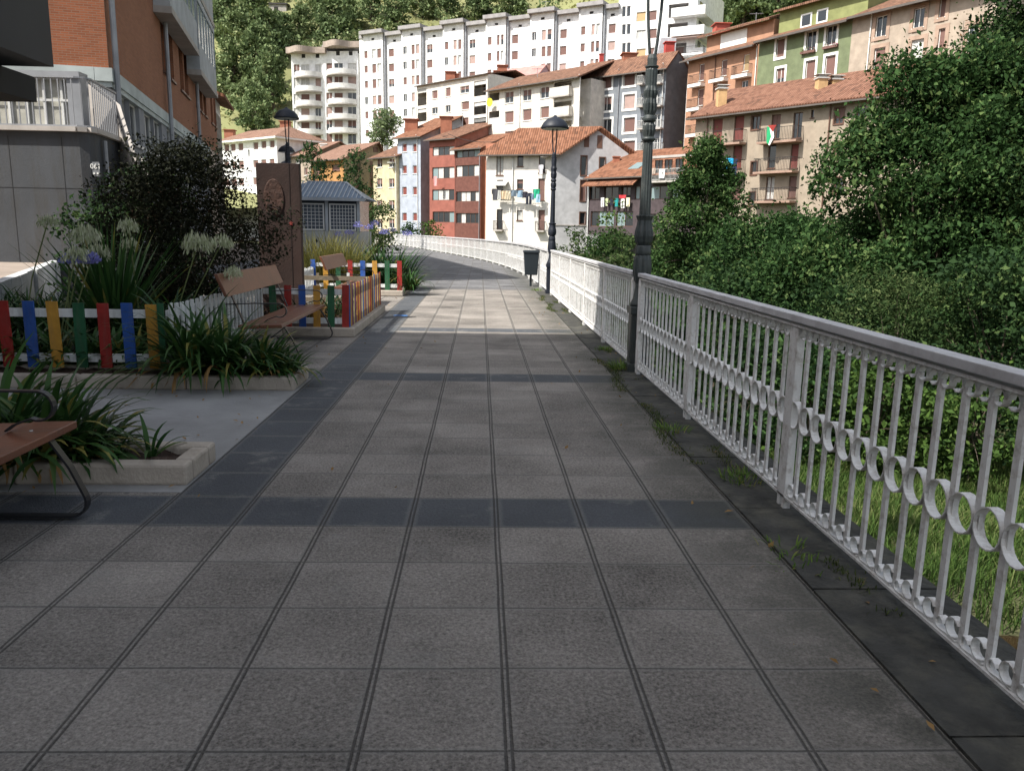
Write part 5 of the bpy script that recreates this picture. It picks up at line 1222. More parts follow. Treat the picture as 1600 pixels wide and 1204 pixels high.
for (u0, b0_), (u1, b1_) in zip(prof[:-1], prof[1:]):
    p, q = fw.P(u0, b0_, zt), fw.P(u1, b1_, zt); L_ = (q-p).length; n = max(1, int(L_/.13))
    for hz_ in (.12, hr): r_.bar(p+Vector((0, 0, hz_)), q+Vector((0, 0, hz_)), .04, .03)
    for k in range(n): s_ = p.lerp(q, (k+.5)/n); m.bar(s_+Vector((0, 0, .13)), s_+Vector((0, 0, hr-.01)), .018, .018)
r_.build('rail', M_pipe, rt); m.build('railing', M_pipe, rt)
m = MB(); o_ = MB()
pts_ = [AT(px, py, Y) for px, py, Y in ((136, 126, 19.4), (176, 158, 19.1), (200, 236, 18.4), (214, 242, 18.2), (232, 330, 17.6))]
for p, q in zip(pts_[:-1], pts_[1:]):
    k_ = 1.25; e_ = Vector((-1.3, .1, 0))
    m.hexa([p-Vector((0, 0, k_)), q-Vector((0, 0, k_)), q-Vector((-.16, 0, k_)), p-Vector((-.16, 0, k_))][::-1], [p-Vector((0, 0, .08)), q-Vector((0, 0, .08)), q-Vector((-.16, 0, .08)), p-Vector((-.16, 0, .08))][::-1])
m.build('stair_parapet', M_slab, rt); m = MB()
for k in range(11):
    p = pts_[0].lerp(pts_[-1], k/11); q = pts_[0].lerp(pts_[-1], (k+1)/11); m.box(p.x-1.2, p.x-.02, q.y, p.y+.1, 0, q.z-1.1)
m.build('steps', M_conc, rt)
o_.tube(pts_, .03, 8); o_.build('stair_handrail', M_metald, rt)
m = MB(); m.tube([fw.P(fw.len+.02, -.6, .5), fw.P(fw.len+.02, -.6, zt-.1)], .045, 8); m.build('drain_pipe', M_pipe, rt)
m = MB()
for u_ in np.arange(.1, fw.len-.2, 1.05): fw.box(m, u_, u_+.012, .001, .004, .3, zt-.1)
fw.box(m, -.9, fw.len-.25, .0015, .0045, 2.2, 2.212); m.build('formwork_joints', mat('dark_joint', (.03, .03, .032)), rt)
# sheet with white bars of the garage grille behind railing
a = AT(6, 190, 18.6); b = AT(134, 190, 18.6); z0_ = AT(60, 210, 18.6).z; z1_ = AT(90, 122, 18.6).z
rt = thing('window_grille', 'white barred window front above the concrete terrace wall', 'window', (a.x, 18.6, z0_))
m = MB(); m.box(a.x-1, b.x-.3, 18.62, 18.8, z0_, z1_); m.build('glazing', mat('milky_glazing', (.42, .41, .36), var=.3, scale=2.5), rt)
m = MB()
for x_ in np.arange(a.x-1, b.x-.25, .38): m.box(x_, x_+.05, 18.56, 18.61, z0_, z1_)
for z_ in (z0_+.02, (z0_+z1_)/2+.1, z1_-.05): m.box(a.x-1, b.x-.3, 18.55, 18.559, z_, z_+.05)
m.build('bars', mat('pale_bars', (.6, .6, .58)), rt)
m = MB(); m.box(b.x-.3, b.x, 18.5, 18.85, z0_, z1_); m.box(a.x-1, b.x, 18.45, 18.85, z1_, z1_+.12); m.build('frame', M_pipe, rt)
# painted marks and plate on the wall corner
rt = thing('wall_notice', 'small faded number plate on the concrete wall corner', 'sign', AT(147, 268, 16.9))
p = AT(148, 264, 16.85); m = MB(); m.box(p.x-.07, p.x+.07, 16.9, 16.92, p.z-.14, p.z+.14); m.build('plate', mat('faded_plate', (.17, .18, .19)), rt)
def text(s_, size, loc, m_, parent, rot=(R(90), 0, 0), ext=.002):
    cu = bpy.data.curves.new('lettering', 'FONT'); cu.body = s_; cu.size = size; cu.extrude = ext; cu.align_x = 'CENTER'; cu.align_y = 'CENTER'
    t_ = bpy.data.objects.new('lettering', cu); col.objects.link(t_); bpy.context.view_layer.update()
    me = bpy.data.meshes.new_from_object(t_.evaluated_get(bpy.context.evaluated_depsgraph_get())); bpy.data.objects.remove(t_)
    o = bpy.data.objects.new('lettering', me); me.materials.clear(); me.materials.append(m_); col.objects.link(o); o.rotation_euler = rot
    o.parent = parent; o.location = Vector(loc)-OFF[parent]; return o
text('061', .14, (p.x, 16.89, p.z+.05), M_trim, rt)
m = MB(); m.box(p.x-.05, p.x-.02, 16.885, 16.898, p.z-.1, p.z-.07); m.box(p.x+.02, p.x+.05, 16.885, 16.898, p.z-.1, p.z-.07); m.build('dots', M_trim, rt)
# ------------------------------------------------------------------ dark building whose canopy hangs into the corner
M_clad = mat('slate_cladding', (.03, .033, .042), rough=.55, var=.1)
rt = thing('dark_building', 'dark slate-clad building with overhanging canopy in the top corner, left of the brick building', 'building', (-7, 0, 0))
Yc = 8.6; p = AT(84, 105, Yc); q = AT(58, 160, Yc+.6)
m = MB(); m.box(-24, -6.35, -26, 6.2, 0, 13.5); m.build('walls', M_clad, rt)
m = MB(); m.box(-6.35, p.x, 4.2, Yc, p.z, p.z+1.75); m.build('canopy', M_clad, rt)
m = MB(); m.box(-6.35, q.x, 5.0, Yc+.6, q.z, p.z-.002); m.build('soffit', M_dark, rt)
m = MB()
for k in range(6): m.box(p.x-.9, p.x-.25, Yc-.03, Yc+.012, p.z+1.0+.06*k, p.z+1.03+.06*k)
m.build('vent_grille', M_pipe, rt)
# ------------------------------------------------------------------ vegetation
M_bark = mat('tree_bark', (.10, .08, .06), var=.4, scale=6, bump=.6, bscale=20)
LM = {
 'dark': leafmat('dark_broad_leaves', (.012, .032, .012), (.042, .085, .027), (.09, .14, .045)),
 'mid': leafmat('mid_green_leaves', (.017, .044, .014), (.055, .115, .034), (.12, .18, .06)),
 'fresh': leafmat('fresh_green_leaves', (.022, .052, .016), (.07, .135, .04), (.14, .2, .07)),
 'olive': leafmat('olive_leaves', (.03, .055, .018), (.075, .12, .04), (.14, .18, .07)),
 'bright': leafmat('bright_green_leaves', (.03, .065, .015), (.09, .16, .035), (.17, .25, .07)),
 'maroon': leafmat('maroon_leaves', (.010, .013, .007), (.024, .027, .012), (.045, .026, .015), trans=.12),
 'hill': leafmat('hillside_leaves', (.10, .145, .06), (.24, .30, .14), (.34, .36, .19), nscale=.035, trans=.2),
 'hilld': leafmat('hillside_dark_leaves', (.075, .115, .05), (.18, .24, .105), (.25, .29, .14), nscale=.05, trans=.2),
 'pale': leafmat('pale_willow_leaves', (.10, .15, .07), (.22, .28, .14), trans=.3),
 'rusty': leafmat('rusty_green_leaves', (.03, .045, .015), (.10, .10, .03), (.22, .11, .04)),
}
def tree(label, base, h, rx, ry, nc, leaf, m, cat='tree', z0f=.25, cone=0., seed=1, dens=60, rc=.8, kind='tree', group=None, trunk=.12, open_=.0, up=.35, lean=(0, 0), asp=.55, dmul=2.6):
    global rng
    rng = np.random.default_rng(seed); r_ = random.Random(seed)
    rt = thing(kind, label, cat, base, group); bx, by, bz = base
    C = []; Rr = []
    zc0, zc1 = h*z0f, h
    while len(C) < nc:
        t = r_.random(); an = r_.uniform(0, 6.283); q = r_.random()**.45
        prof = math.sin(math.pi*min(1, .18+.82*t*.93))**.6 if not cone else (1-cone*t**1.7)*(min(1, .55+t*2))
        z = zc0+(zc1-zc0)*t
        wob = 1+.22*math.sin(3*an+seed)+.12*math.sin(5*an+2*seed+t*6)
        C.append((bx+lean[0]*t+rx*prof*q*wob*math.cos(an), by+lean[1]*t+ry*prof*q*wob*math.sin(an), bz+z)); Rr.append(rc*r_.uniform(.45, 1.15)*(1-.35*t*(cone > 0)))
    P = clumpcloud(C, Rr, dens*dmul, shell=.5)
    if open_: P = P[rng.random(len(P)) > open_]
    # a few stray sprigs outside the lobes
    ns = len(P)//18; st = P[rng.integers(0, len(P), ns)]+rng.normal(size=(ns, 3))*rc*.45; P = np.concatenate([P, st])
    P = P[P[:, 2] > bz+.05]
    quads_mesh('crown', leafquads(P, leaf, asp=asp, up=up), m, rt)
    mb = MB(); topz = bz+h*.75
    mb.tube([(bx, by, bz-.2), (bx+lean[0]*.2, by+lean[1]*.2, bz+h*.25), (bx+lean[0]*.5, by, bz+h*.5), (bx+lean[0]*.8, by, topz)], [trunk, trunk*.8, trunk*.5, trunk*.15], 8)
    for c in C[::max(1, len(C)//14)]:
        t0 = r_.uniform(.15, .6); p0 = Vector((bx+lean[0]*t0, by, bz+h*t0*.75)); c = Vector(c); mb.tube([p0, p0.lerp(c, .5)+Vector((0, 0, .1*h*.2)), c], [trunk*.4, trunk*.25, trunk*.06], 5)
    mb.build('trunk' if kind == 'tree' else 'stems', M_bark, rt); return rt
def gx(px, Y): return AT(px, 372, Y).x
B_ = -3.1
tree('young upright tree with pointed top right of the ornate lamp post', (gx(1098, 30), 30, B_), 8.1, 2.9, 2.0, 300, .125, LM['fresh'], cone=.97, z0f=.08, seed=3, dens=300, rc=.62, trunk=.14)
tree('big round leafy tree hiding the right end of the cream apartments', (gx(1455, 21), 21, B_), 9.2, 3.7, 2.2, 380, .125, LM['mid'], z0f=.1, seed=5, dens=280, rc=.95, trunk=.2, cone=.68)
tree('tall dark tree at the right edge of the photo with sparse rusty twigs on top', (gx(1668, 21), 21, B_), 13.5, 3.3, 2.2, 360, .12, LM['dark'], z0f=.10, seed=8, dens=300, rc=.95, trunk=.22)
tree('thin sparse rusty-leaved tree in front of the pale cream house', (gx(1497, 25), 25, B_), 11.6, 1.5, 1.2, 46, .12, LM['rusty'], z0f=.55, seed=9, dens=75, rc=.55, trunk=.1, open_=.45, dmul=1)
tree('leafy lower tree between the pointed tree and the big round tree', (gx(1235, 25), 25, B_), 5.0, 3.3, 2.4, 150, .13, LM['bright'] if False else LM['mid'], z0f=.06, seed=12, dens=260, rc=.7, trunk=.12)
S = dict(cat='bush', kind='bush', z0f=.05)
tree('feathery olive shrub above the handrail under the big tree', (gx(1420, 16.5), 16.5, B_), 3.75, 2.4, 1.2, 150, .085, LM['olive'], seed=14, dens=330, rc=.42, trunk=.05, asp=.3, up=0., **S)
tree('dark bush at the foot of the pointed tree', (gx(1130, 22), 22, B_), 3.6, 2.4, 1.6, 70, .12, LM['dark'], seed=15, dens=150, rc=.6, trunk=.05, **S)
tree('dark bush at the far right behind the feathery shrub', (gx(1590, 15.5), 15.5, B_), 4.3, 2.1, 1.6, 90, .11, LM['dark'], seed=16, dens=190, rc=.6, trunk=.05, **S)
tree('dark spreading bush below the big round tree', (gx(1300, 19), 19, B_), 3.3, 2.6, 1.5, 90, .11, LM['dark'], seed=17, dens=180, rc=.55, trunk=.05, **S)
tree('bright broad-leaved bush seen through the near railing above the grass', (gx(1400, 15.3), 15.3, B_), 2.3, 1.9, .9, 70, .12, LM['bright'], seed=18, dens=200, rc=.42, trunk=.03, **S)
tree('bright low bush at the right edge seen between the railing bars', (gx(1560, 14.6), 14.6, B_), 2.2, 1.5, .8, 50, .11, LM['bright'], seed=19, dens=200, rc=.36, trunk=.03, **S)
tree('mixed green bush seen through the railing right of the second post', (gx(1290, 16), 16, B_), 2.5, 1.5, 1.1, 70, .11, LM['mid'], seed=20, dens=190, rc=.45, trunk=.03, **S)
tree('shaded bush behind the bars left of the second post', (gx(1180, 17), 17, B_), 2.7, 1.7, 1.2, 70, .11, LM['dark'], seed=21, dens=190, rc=.5, trunk=.03, **S)
tree('overgrown bush against the river wall beside the pointed tree', (gx(1060, 18), 18, B_), 3.0, 1.3, 1.6, 70, .12, LM['mid'], seed=22, dens=160, rc=.5, trunk=.03, **S)
for i_, (px_, Y_, h_, w_) in enumerate(((1150, 48, 4.6, 3.), (1250, 46, 5.0, 3.2), (1350, 44, 5.6, 3.4), (1450, 42, 6.5, 3.4), (1090, 50, 4.2, 2.6))):
    tree(('round', 'broad', 'shaggy', 'tall', 'squat')[i_]+' riverside bush in the gap between the trees at the foot of the cream apartments', (gx(px_, Y_), Y_, -3.), h_, w_, 1.6, 80, .2, LM['dark'], seed=60+i_, dens=60, rc=.9, trunk=.06, **S)
tree('slender sapling in front of the purplish galleries', (gx(960, 42), 42, B_+.2), 6.2, .9, .8, 34, .16, LM['bright'], z0f=.25, seed=23, dens=90, rc=.45, trunk=.05, open_=.3, kind='tree')
tree('low riverside bush under the shaded gable wall', (gx(905, 46), 46, B_+.2), 4.7, 1.7, 1.2, 50, .16, LM['olive'], seed=24, dens=90, rc=.5, trunk=.04, **S)
tree('wide riverside bush left of the ornate lamp, under the galleries', (gx(950, 38), 38, B_+.2), 4.3, 2.2, 1.4, 90, .15, LM['mid'], seed=25, dens=120, rc=.5, trunk=.04, **S)
tree('green riverside bush just left of the lamp pole', (gx(985, 33), 33, B_+.2), 4.4, 1.3, 1.2, 60, .14, LM['olive'], seed=26, dens=140, rc=.45, trunk=.04, **S)
tree('pale feathery tree in front of the long white block', (AT(597, 200, 126).x, 126, AT(597, 232, 126).z), 5.4, 2.3, 2, 60, .35, LM['pale'], z0f=.1, seed=27, dens=38, rc=.9, trunk=.2, up=0.)
tree('bush beside the right corner of the pavilion', (gx(592, 52), 52, -.5), 3.5, 1.3, 1.2, 50, .2, LM['olive'], seed=28, dens=70, rc=.55, trunk=.05, **S)
tree('small dark tree behind the right side of the pavilion roof', (gx(556, 62), 62, -.5), 7.6, 1.7, 1.5, 50, .22, LM['dark'], z0f=.5, seed=29, dens=60, rc=.6, trunk=.1, open_=.3)
tree('small dark tree behind the left side of the pavilion roof', (gx(497, 62), 62, -.5), 8.0, 1.2, 1.2, 36, .22, LM['dark'], z0f=.6, seed=30, dens=60, rc=.55, trunk=.1, open_=.3)
tree('little bush on the bank in front of the blue house', (gx(638, 88), 88, -.6), 2.6, 1.8, 1, 40, .25, LM['mid'], seed=31, dens=40, rc=.6, trunk=.05, **S)
tree('little bush on the bank between the blue and the red house', (gx(672, 88), 88, -.6), 3.1, 1.3, 1, 30, .25, LM['bright'], seed=32, dens=40, rc=.6, trunk=.05, **S)
# dark bush of the garden
tree('large maroon-leaved bush spreading in front of the rusted stele', (gx(286, 11.3), 11.3, .1), 2.4, 1.12, .8, 230, .046, LM['maroon'], seed=40, dens=900, rc=.33, trunk=.05, asp=.5, **S)
tree('small dark green bush at the left flank of the maroon bush', (gx(232, 12.2), 12.2, .1), 2.2, .75, .6, 60, .08, LM['dark'], seed=41, dens=330, rc=.3, trunk=.03, **S)
tree('dark green bush behind the first picket fence, under the concrete wall', (gx(205, 13.4), 13.4, .1), 1.7, 1.3, .7, 60, .08, LM['dark'], seed=42, dens=260, rc=.35, trunk=.03, **S)
# hillside cover
rng = np.random.default_rng(77)
n = 2600; hx = rng.uniform(-105, 190, n); hy = rng.uniform(148, 330, n)
dens_ = fbm(hx, hy, 42, 8)+fbm(hx, hy, 14, 9)*.4; keep = (dens_ > .05) | (hy > 250) & (dens_ > -.4)
keep &= (hy+.75*np.clip(hx, 0, 120) > 160)
hx, hy = hx[keep], hy[keep]; hz = hill_z(hx, hy); rr = rng.uniform(1.2, 3.4, len(hx))*(1+.3*(hy > 220))
P = clumpcloud(np.stack([hx, hy, hz+rr*.4], 1), rr, 26, shell=.6, flat=.8)
quads_mesh('hillside_woods', leafquads(P, .72, asp=.7, up=.5), LM['hill'])['kind'] = 'stuff'
n = 30000; hx = rng.uniform(-105, 190, n); hy = rng.uniform(150, 300, n); hz = hill_z(hx, hy); k = hz > 13
P = np.stack([hx, hy, hz+.25], 1)[k]; quads_mesh('hillside_undergrowth', leafquads(P, .8, asp=.5, up=.1), leafmat('dry_grass_tufts', (.20, .21, .08), (.36, .34, .15), nscale=.03))['kind'] = 'stuff'
protos = []
for i, (lb, key, hh, w_) in enumerate((('dark rounded tree on the wooded hillside', 'hilld', 10, 4.2), ('lighter green broad tree on the wooded hillside', 'hill', 8.5, 4.6), ('tall narrow dark tree on the wooded hillside', 'hilld', 13, 3.2))):
    protos.append(tree(lb, (0, 0, 0), hh, w_, w_*.9, 55, .75, LM[key], seed=50+i, dens=24, rc=1.4, trunk=.3, z0f=.15, dmul=1.3, group='single trees on the hillside'))
spots = [(352, 40), (372, 62), (398, 30), (420, 75), (366, 112), (405, 118), (440, 55), (388, 165), (428, 152), (402, 196), (470, 40), (500, 22), (520, 55), (545, 30), (580, 12), (620, 28), (660, 8), (700, 14), (745, 6), (790, 3), (1112, 40), (1135, 22), (1160, 30), (1190, 12), (1215, 26), (1240, 6)]
def hill_hit(px, py):
    d = ray(px, py); t = 100.
    for _ in range(400):
        p = CAMP+d*t
        if p.z < float(hill_z(np.array([p.x]), np.array([p.y]))[0]) and p.y > 140: return p
        t += .8
    return p
for i, (px, py) in enumerate(spots):
    p = hill_hit(px, py+22); o = protos[i % 3] if i < 3 else copy_tree(protos[i % 3]); o.location = (p.x, p.y, p.z-.4)
    if i >= 3: o.rotation_euler.z = i*1.3; s_ = .75+.35*random.random(); o.scale = (s_, s_, s_)
# small hut on the hill
p = hill_hit(434, 22); rt = thing('hut', 'tiny grey stone hut high on the hillside', 'hut', p)
m = MB(); m.box(p.x-2.2, p.x+2.2, p.y, p.y+3, p.z-1, p.z+2.3); m.build('wall', M_slab, rt); m = MB(); m.hexa([(p.x-2.5, p.y-.3, p.z+2.3), (p.x+2.5, p.y-.3, p.z+2.3), (p.x+2.5, p.y+3.3, p.z+2.3), (p.x-2.5, p.y+3.3, p.z+2.3)], [(p.x-2.4, p.y-.2, p.z+2.6), (p.x+2.4, p.y-.2, p.z+2.6), (p.x+2.4, p.y+3, p.z+3.1), (p.x-2.4, p.y+3, p.z+3.1)]); m.build('roof', M_dark, rt)
m = MB(); m.box(p.x-.9, p.x+.1, p.y-.05, p.y-.004, p.z+.9, p.z+1.7); m.build('window', M_dark, rt)
# ---- strap leaves
def blades(name, bases, L_, w_, arch, m, parent=None, seg=7, tilt=(.15, .9), az=None, kind=None, loc=None, droop=1.):
    n = len(bases); bases = np.asarray(bases, float); a = rng.uniform(0, 6.283, n) if az is None else az
    L1 = L_*(.6+.55*rng.random(n)); t0 = rng.uniform(tilt[0], tilt[1], n)          # angle from the vertical at the base
    pos = bases.copy(); pts = []; ang = t0.copy(); cur = arch*(.6+.8*rng.random(n))*droop
    tw = rng.normal(0, .25, n)
    for k in range(seg+1):
        f = k/seg; wd = w_*(.75+.5*f if f < .3 else 1.0-.98*((f-.3)/.7)**2.2)*.5*(.8+.4*rng.random(n) if k == 0 else 1)
        d = np.stack([-np.sin(a+tw*f), np.cos(a+tw*f), 0*a], 1)
        pts.append(np.stack([pos-d*np.maximum(wd, .001)[:, None] if np.ndim(wd) else pos-d*max(wd, .001), pos+d*(np.maximum(wd, .001)[:, None] if np.ndim(wd) else max(wd, .001))], 1))
        st = L1/seg; pos = pos+np.stack([np.sin(ang)*np.cos(a)*st, np.sin(ang)*np.sin(a)*st, np.cos(ang)*st], 1); ang = np.minimum(ang+cur/seg*(.4+1.3*f), 2.9)
    V = np.stack(pts, 1)            # n, seg+1, 2, 3
    V[..., 2] = np.maximum(V[..., 2], np.minimum(bases[:, 2].min(), .02))
    off = OFF.get(parent) if parent else (Vector(loc) if loc else None)
    if off is not None: V = V-np.array(off)
    F = []; nv = (seg+1)*2
    base_i = np.arange(n)[:, None]*nv; k = np.arange(seg)[None, :]*2
    q = np.stack([base_i+k, base_i+k+1, base_i+k+3, base_i+k+2], -1).reshape(-1, 4)
    me = bpy.data.meshes.new(name); me.vertices.add(n*nv); me.vertices.foreach_set('co', V.reshape(-1).astype(np.float32))
    me.loops.add(len(q)*4); me.loops.foreach_set('vertex_index', q.reshape(-1).astype(np.int32)); me.polygons.add(len(q))
    me.polygons.foreach_set('loop_start', np.arange(0, len(q)*4, 4, dtype=np.int32)); me.polygons.foreach_set('loop_total', np.full(len(q), 4, dtype=np.int32))
    me.update(calc_edges=True); me.polygons.foreach_set('use_smooth', [True]*len(q)); me.materials.append(m)
    o = bpy.data.objects.new(name, me); col.objects.link(o)
    if parent: o.parent = parent; OFF[o] = off
    elif loc: o.location = loc
    if kind: o['kind'] = kind
    return o
M_strap = leafmat('strap_leaves', (.022, .06, .018), (.06, .13, .035), (.22, .20, .05), trans=.25, nscale=2., rough=.35)
M_strapd = leafmat('dark_strap_leaves', (.012, .035, .014), (.035, .08, .028), trans=.2, nscale=2., rough=.4)
M_grassy = leafmat('yellowing_grass_leaves', (.09, .10, .025), (.22, .20, .06), trans=.25, nscale=2.)
M_stalk = mat('flower_stalk', (.13, .16, .06)); M_dry = leafmat('dry_leaves', (.25, .14, .05), (.35, .22, .09), trans=.15)
M_seed = leafmat('pale_seed_heads', (.28, .33, .17), (.55, .57, .42), trans=.3, nscale=3.); M_agap = leafmat('violet_blue_flowers', (.16, .16, .45), (.38, .38, .75), trans=.3, nscale=3.)
def clump(label, c, rad, n, L_, w_=.035, arch=1.6, m=None, dry=0, tilt=(.1, 1.0), name='strap_leaf_plant', cat='plant', group=None, sx=1., seg=7):
    rt = thing(name, label, cat, c, group); nb_ = n
    an = rng.uniform(0, 6.283, nb_); r_ = rad*rng.random(nb_)**.6
    B = np.stack([c[0]+sx*r_*np.cos(an), c[1]+r_*np.sin(an), np.full(nb_, c[2])], 1); azz = an+rng.normal(0, .5, nb_)
    blades('leaves', B, L_, w_, arch, m or M_strap, rt, az=azz, tilt=tilt, seg=seg)
    if dry: blades('dead_leaves', B[:dry]+np.array([0, 0, .02]), L_*.7, w_*.8, 2.6, M_dry, rt, az=azz[:dry]+.7, tilt=(.8, 1.3))
    return rt
def flower(label, foot, head, m, r=.11, parent=None, droop=True, n=210, thick=.007):
    """stalk from its foot to a round head of hanging pods or open flowers"""
    foot, head = Vector(foot), Vector(head)
    r *= .88; rt = thing('agapanthus', label, 'flower', foot, 'flowering stems rising from the garden beds')
    mid = foot.lerp(head, .5)+Vector((random.uniform(-.05, .05), 0, .08)); s = MB(); s.tube([foot, mid, head], thick, 6); s.build('stalk', M_stalk, rt)
    d = rng.normal(size=(n, 3)); d[:, 2] = np.abs(d[:, 2])*.9-.45*droop; d /= np.linalg.norm(d, axis=1)[:, None]
    tip = np.array(head)+d*r*(.65+.5*rng.random(n))[:, None]; L = []
    for k in range(n):
        a = tip[k]; v = np.array([d[k][0]*.35, d[k][1]*.35, -1.0 if droop else .25]); v /= np.linalg.norm(v); ll = r*(.55 if droop else .4)
        b = np.cross(v, rng.normal(size=3)); b /= np.linalg.norm(b); w_ = r*.06 if droop else r*.12
        L.append([a, a+v*ll*.6+b*w_, a+v*ll, a+v*ll*.6-b*w_]); 
        hp = np.array(head); bb = np.cross(d[k], rng.normal(size=3)); bb = bb/np.linalg.norm(bb)*r*.012; L.append([hp, (hp+a)/2+bb, a, (hp+a)/2-bb])
    quads_mesh('flower_head', np.array(L), m, rt); return rt
# nearest bed
yb = (y1a+y1b)/2
for i, (px, py, n_, L_, lb) in enumerate(((20, 700, 150, .75, 'tall strap-leaved clump behind the bench armrest at the left edge'), (100, 700, 190, .62, 'sprawling strap-leaved clump with orange dead leaves in the nearest bed'), (150, 697, 80, .42, 'low strap-leaved clump, third from the left in the nearest bed'))):
    p = G(px, py, .1); clump(lb, (p.x, yb+.02*i, .09), .16, n_, L_, .045, 1.5, dry=16, tilt=(.1, 1.25))
p = G(246, 706, .1); clump('small strap-leaved plant with few upright leaves at the corner of the nearest bed', (p.x, yb, .09), .02, 9, .34, .035, 1.2, tilt=(.05, 1.1))
p = G(195, 706, .1); clump('short bright tuft of leaves beside the small corner plant', (p.x, yb-.06, .09), .03, 16, .2, .03, 1.2, tilt=(.1, 1.2))
# bed in front of the first fence
ym = (y2a+y2b)/2
for i, (px, n_, L_, lb) in enumerate(((292, 150, .9, 'strap-leaved clump at the end of the first coloured fence'), (345, 180, .82, 'large strap-leaved clump in front of the middle bench'), (408, 130, .56, 'strap-leaved clump near the corner of the second kerb'), (440, 60, .36, 'short strap-leaved clump at the very corner of the second kerb'))):
    p = G(px, 583, .12); clump(lb, (p.x, ym, .1), .15, n_, L_, .04, 1.7, dry=10, tilt=(.1, 1.2))
# garden behind the fence
for i in range(15):
    X = -3.5-.42*(i % 8)-random.random()*.2; Y = 9.0+.85*(i//8)+random.random()*.5+.1*(i % 3); clump('strap-leaved clump behind the first coloured fence', (X, Y, .1), .2, 90, .72+.12*random.random(), .035, 1.4, m=M_strap if i % 2 else M_strapd, tilt=(.05, .9), group='leafy clumps filling the bed behind the first fence')
p = AT(173, 440, 9.6); yc_ = clump('spiky yucca with a fan of stiff dark leaves against the concrete wall', (p.x, 9.6, .15), .06, 150, 1.35, .05, .22, m=M_strap, tilt=(.0, .75), name='yucca', cat='yucca')
for (px, py, Y, fx, m_, r, lb, dr) in (
    (75, 345, 9.0, 25, M_seed, .10, 'dark seed head on a thin stalk in front of the concrete wall', True), (133, 365, 8.9, 85, M_seed, .15, 'large pale green seed head left of the yucca', True), (118, 398, 8.7, 80, M_seed, .13, 'pale seed head drooping over violet flowers', True),
    (140, 412, 8.8, 100, M_agap, .11, 'violet-blue agapanthus flower left of the yucca', False), (108, 412, 8.9, 95, M_agap, .09, 'smaller violet-blue agapanthus at the left of the flowers', False), (200, 352, 9.3, 215, M_seed, .11, 'yellowish seed head above the yucca', True), (203, 380, 9.5, 218, M_seed, .09, 'pale lower seed head right of the yucca', True),
    (155, 392, 9.3, 165, M_seed, .12, 'grey-green seed head in front of the yucca', True), (310, 378, 9.2, 255, M_seed, .17, 'largest pale seed head hanging before the maroon bush', True), (347, 378, 9.4, 265, M_seed, .12, 'second seed head just right of the largest one', True), (363, 425, 8.9, 262, M_seed, .10, 'low seed head in front of the bench backrest', True)):
    h_ = AT(px, py, Y); ft = AT(fx, 470, Y); flower(lb, (ft.x, Y+.05, .15), h_, m_, r, droop=dr)
for px in (483, 500, 520, 540): p = AT(px, 425, 19); clump('yellowing grassy clump right of the stele', (p.x, 19+.01*(px % 7), .1), .3, 190, 1.35, .018, .8, m=M_grassy, tilt=(.0, .5), name='grass_clump', group='yellowing grass clumps beyond the stele')
for i, px in enumerate((548, 565, 580, 596, 612, 622)): p = AT(px, 440, 21); clump('dark leafy clump spilling over the far coloured fence', (p.x, 20.3+.25*(i % 3), .1), .28, 130, 1.2, .04, 1.3, m=M_strapd if i % 2 else M_strap, group='leafy clumps on the far flower bed')
p = G(632, 462, .1); clump('leafy clump hanging over the kerb corner of the far flower bed', (p.x-.02, y4a+.6, .1), .12, 120, .75, .035, 1.9)
for i, (px, py, Y) in enumerate(((546, 366, 24), (577, 358, 23), (586, 352, 23.5), (600, 366, 23), (612, 362, 24), (636, 368, 22), (530, 369, 24.5), (560, 355, 22.5))):
    h_ = AT(px, py, Y); flower('tall violet-blue agapanthus seen against the pale road wall', (h_.x-.1, Y, .1), h_, M_agap, .13, droop=False, n=70, thick=.008)
for i in range(12): clump('dry sparse plant inside the second enclosed bed', (-2.3-.33*(i % 5)-.1*random.random(), y3a+.7+1.0*(i//5)+.4*random.random(), .1), .15, 34, .42, .03, 1.7, m=M_strapd if i % 3 else M_dry, group='sparse plants in the enclosed bed')
for i in range(9): p = AT(20+28*i, 500, 8.9); clump('low leaves directly behind the first coloured pickets', (p.x, yf1+.3, .1), .15, 50, .5, .045, 1.5, m=M_strap, group='low leaves behind the first pickets')
for i in range(8): clump('leafy clump beneath the maroon bush', (-3.6-.45*i, 10.6+.3*(i % 3), .1), .2, 70, .6, .04, 1.3, m=M_strapd, group='leafy clumps under the maroon bush')
# weeds and moss by the railing
for (px, py, n_, L_, lb) in ((972, 578, 170, .2, 'largest weed tuft at the foot of the ornate lamp post'), (945, 548, 90, .09, 'mossy weed patch a little before the lamp post'), (1048, 676, 60, .11, 'small weed tuft in the joint left of the third railing post'), (1158, 752, 80, .11, 'flat weed tuft in the dark kerb near the second post'), (1230, 865, 30, .09, 'small weed growing from the joint of the kerb'), (1246, 888, 22, .07, 'smallest weed close behind the one in the kerb joint'), (838, 455, 60, .16, 'weeds around the foot of the waste bin')):
    p = G(px, py); clump(lb, (p.x, p.y, .014), .14, int(n_*1.3), L_*.65, .008, 1.2, m=leafmat('weed_green', (.07, .14, .03), (.18, .28, .06), (.3, .28, .1), nscale=4.), tilt=(.2, 1.2), name='weed', cat='weed', seg=3)
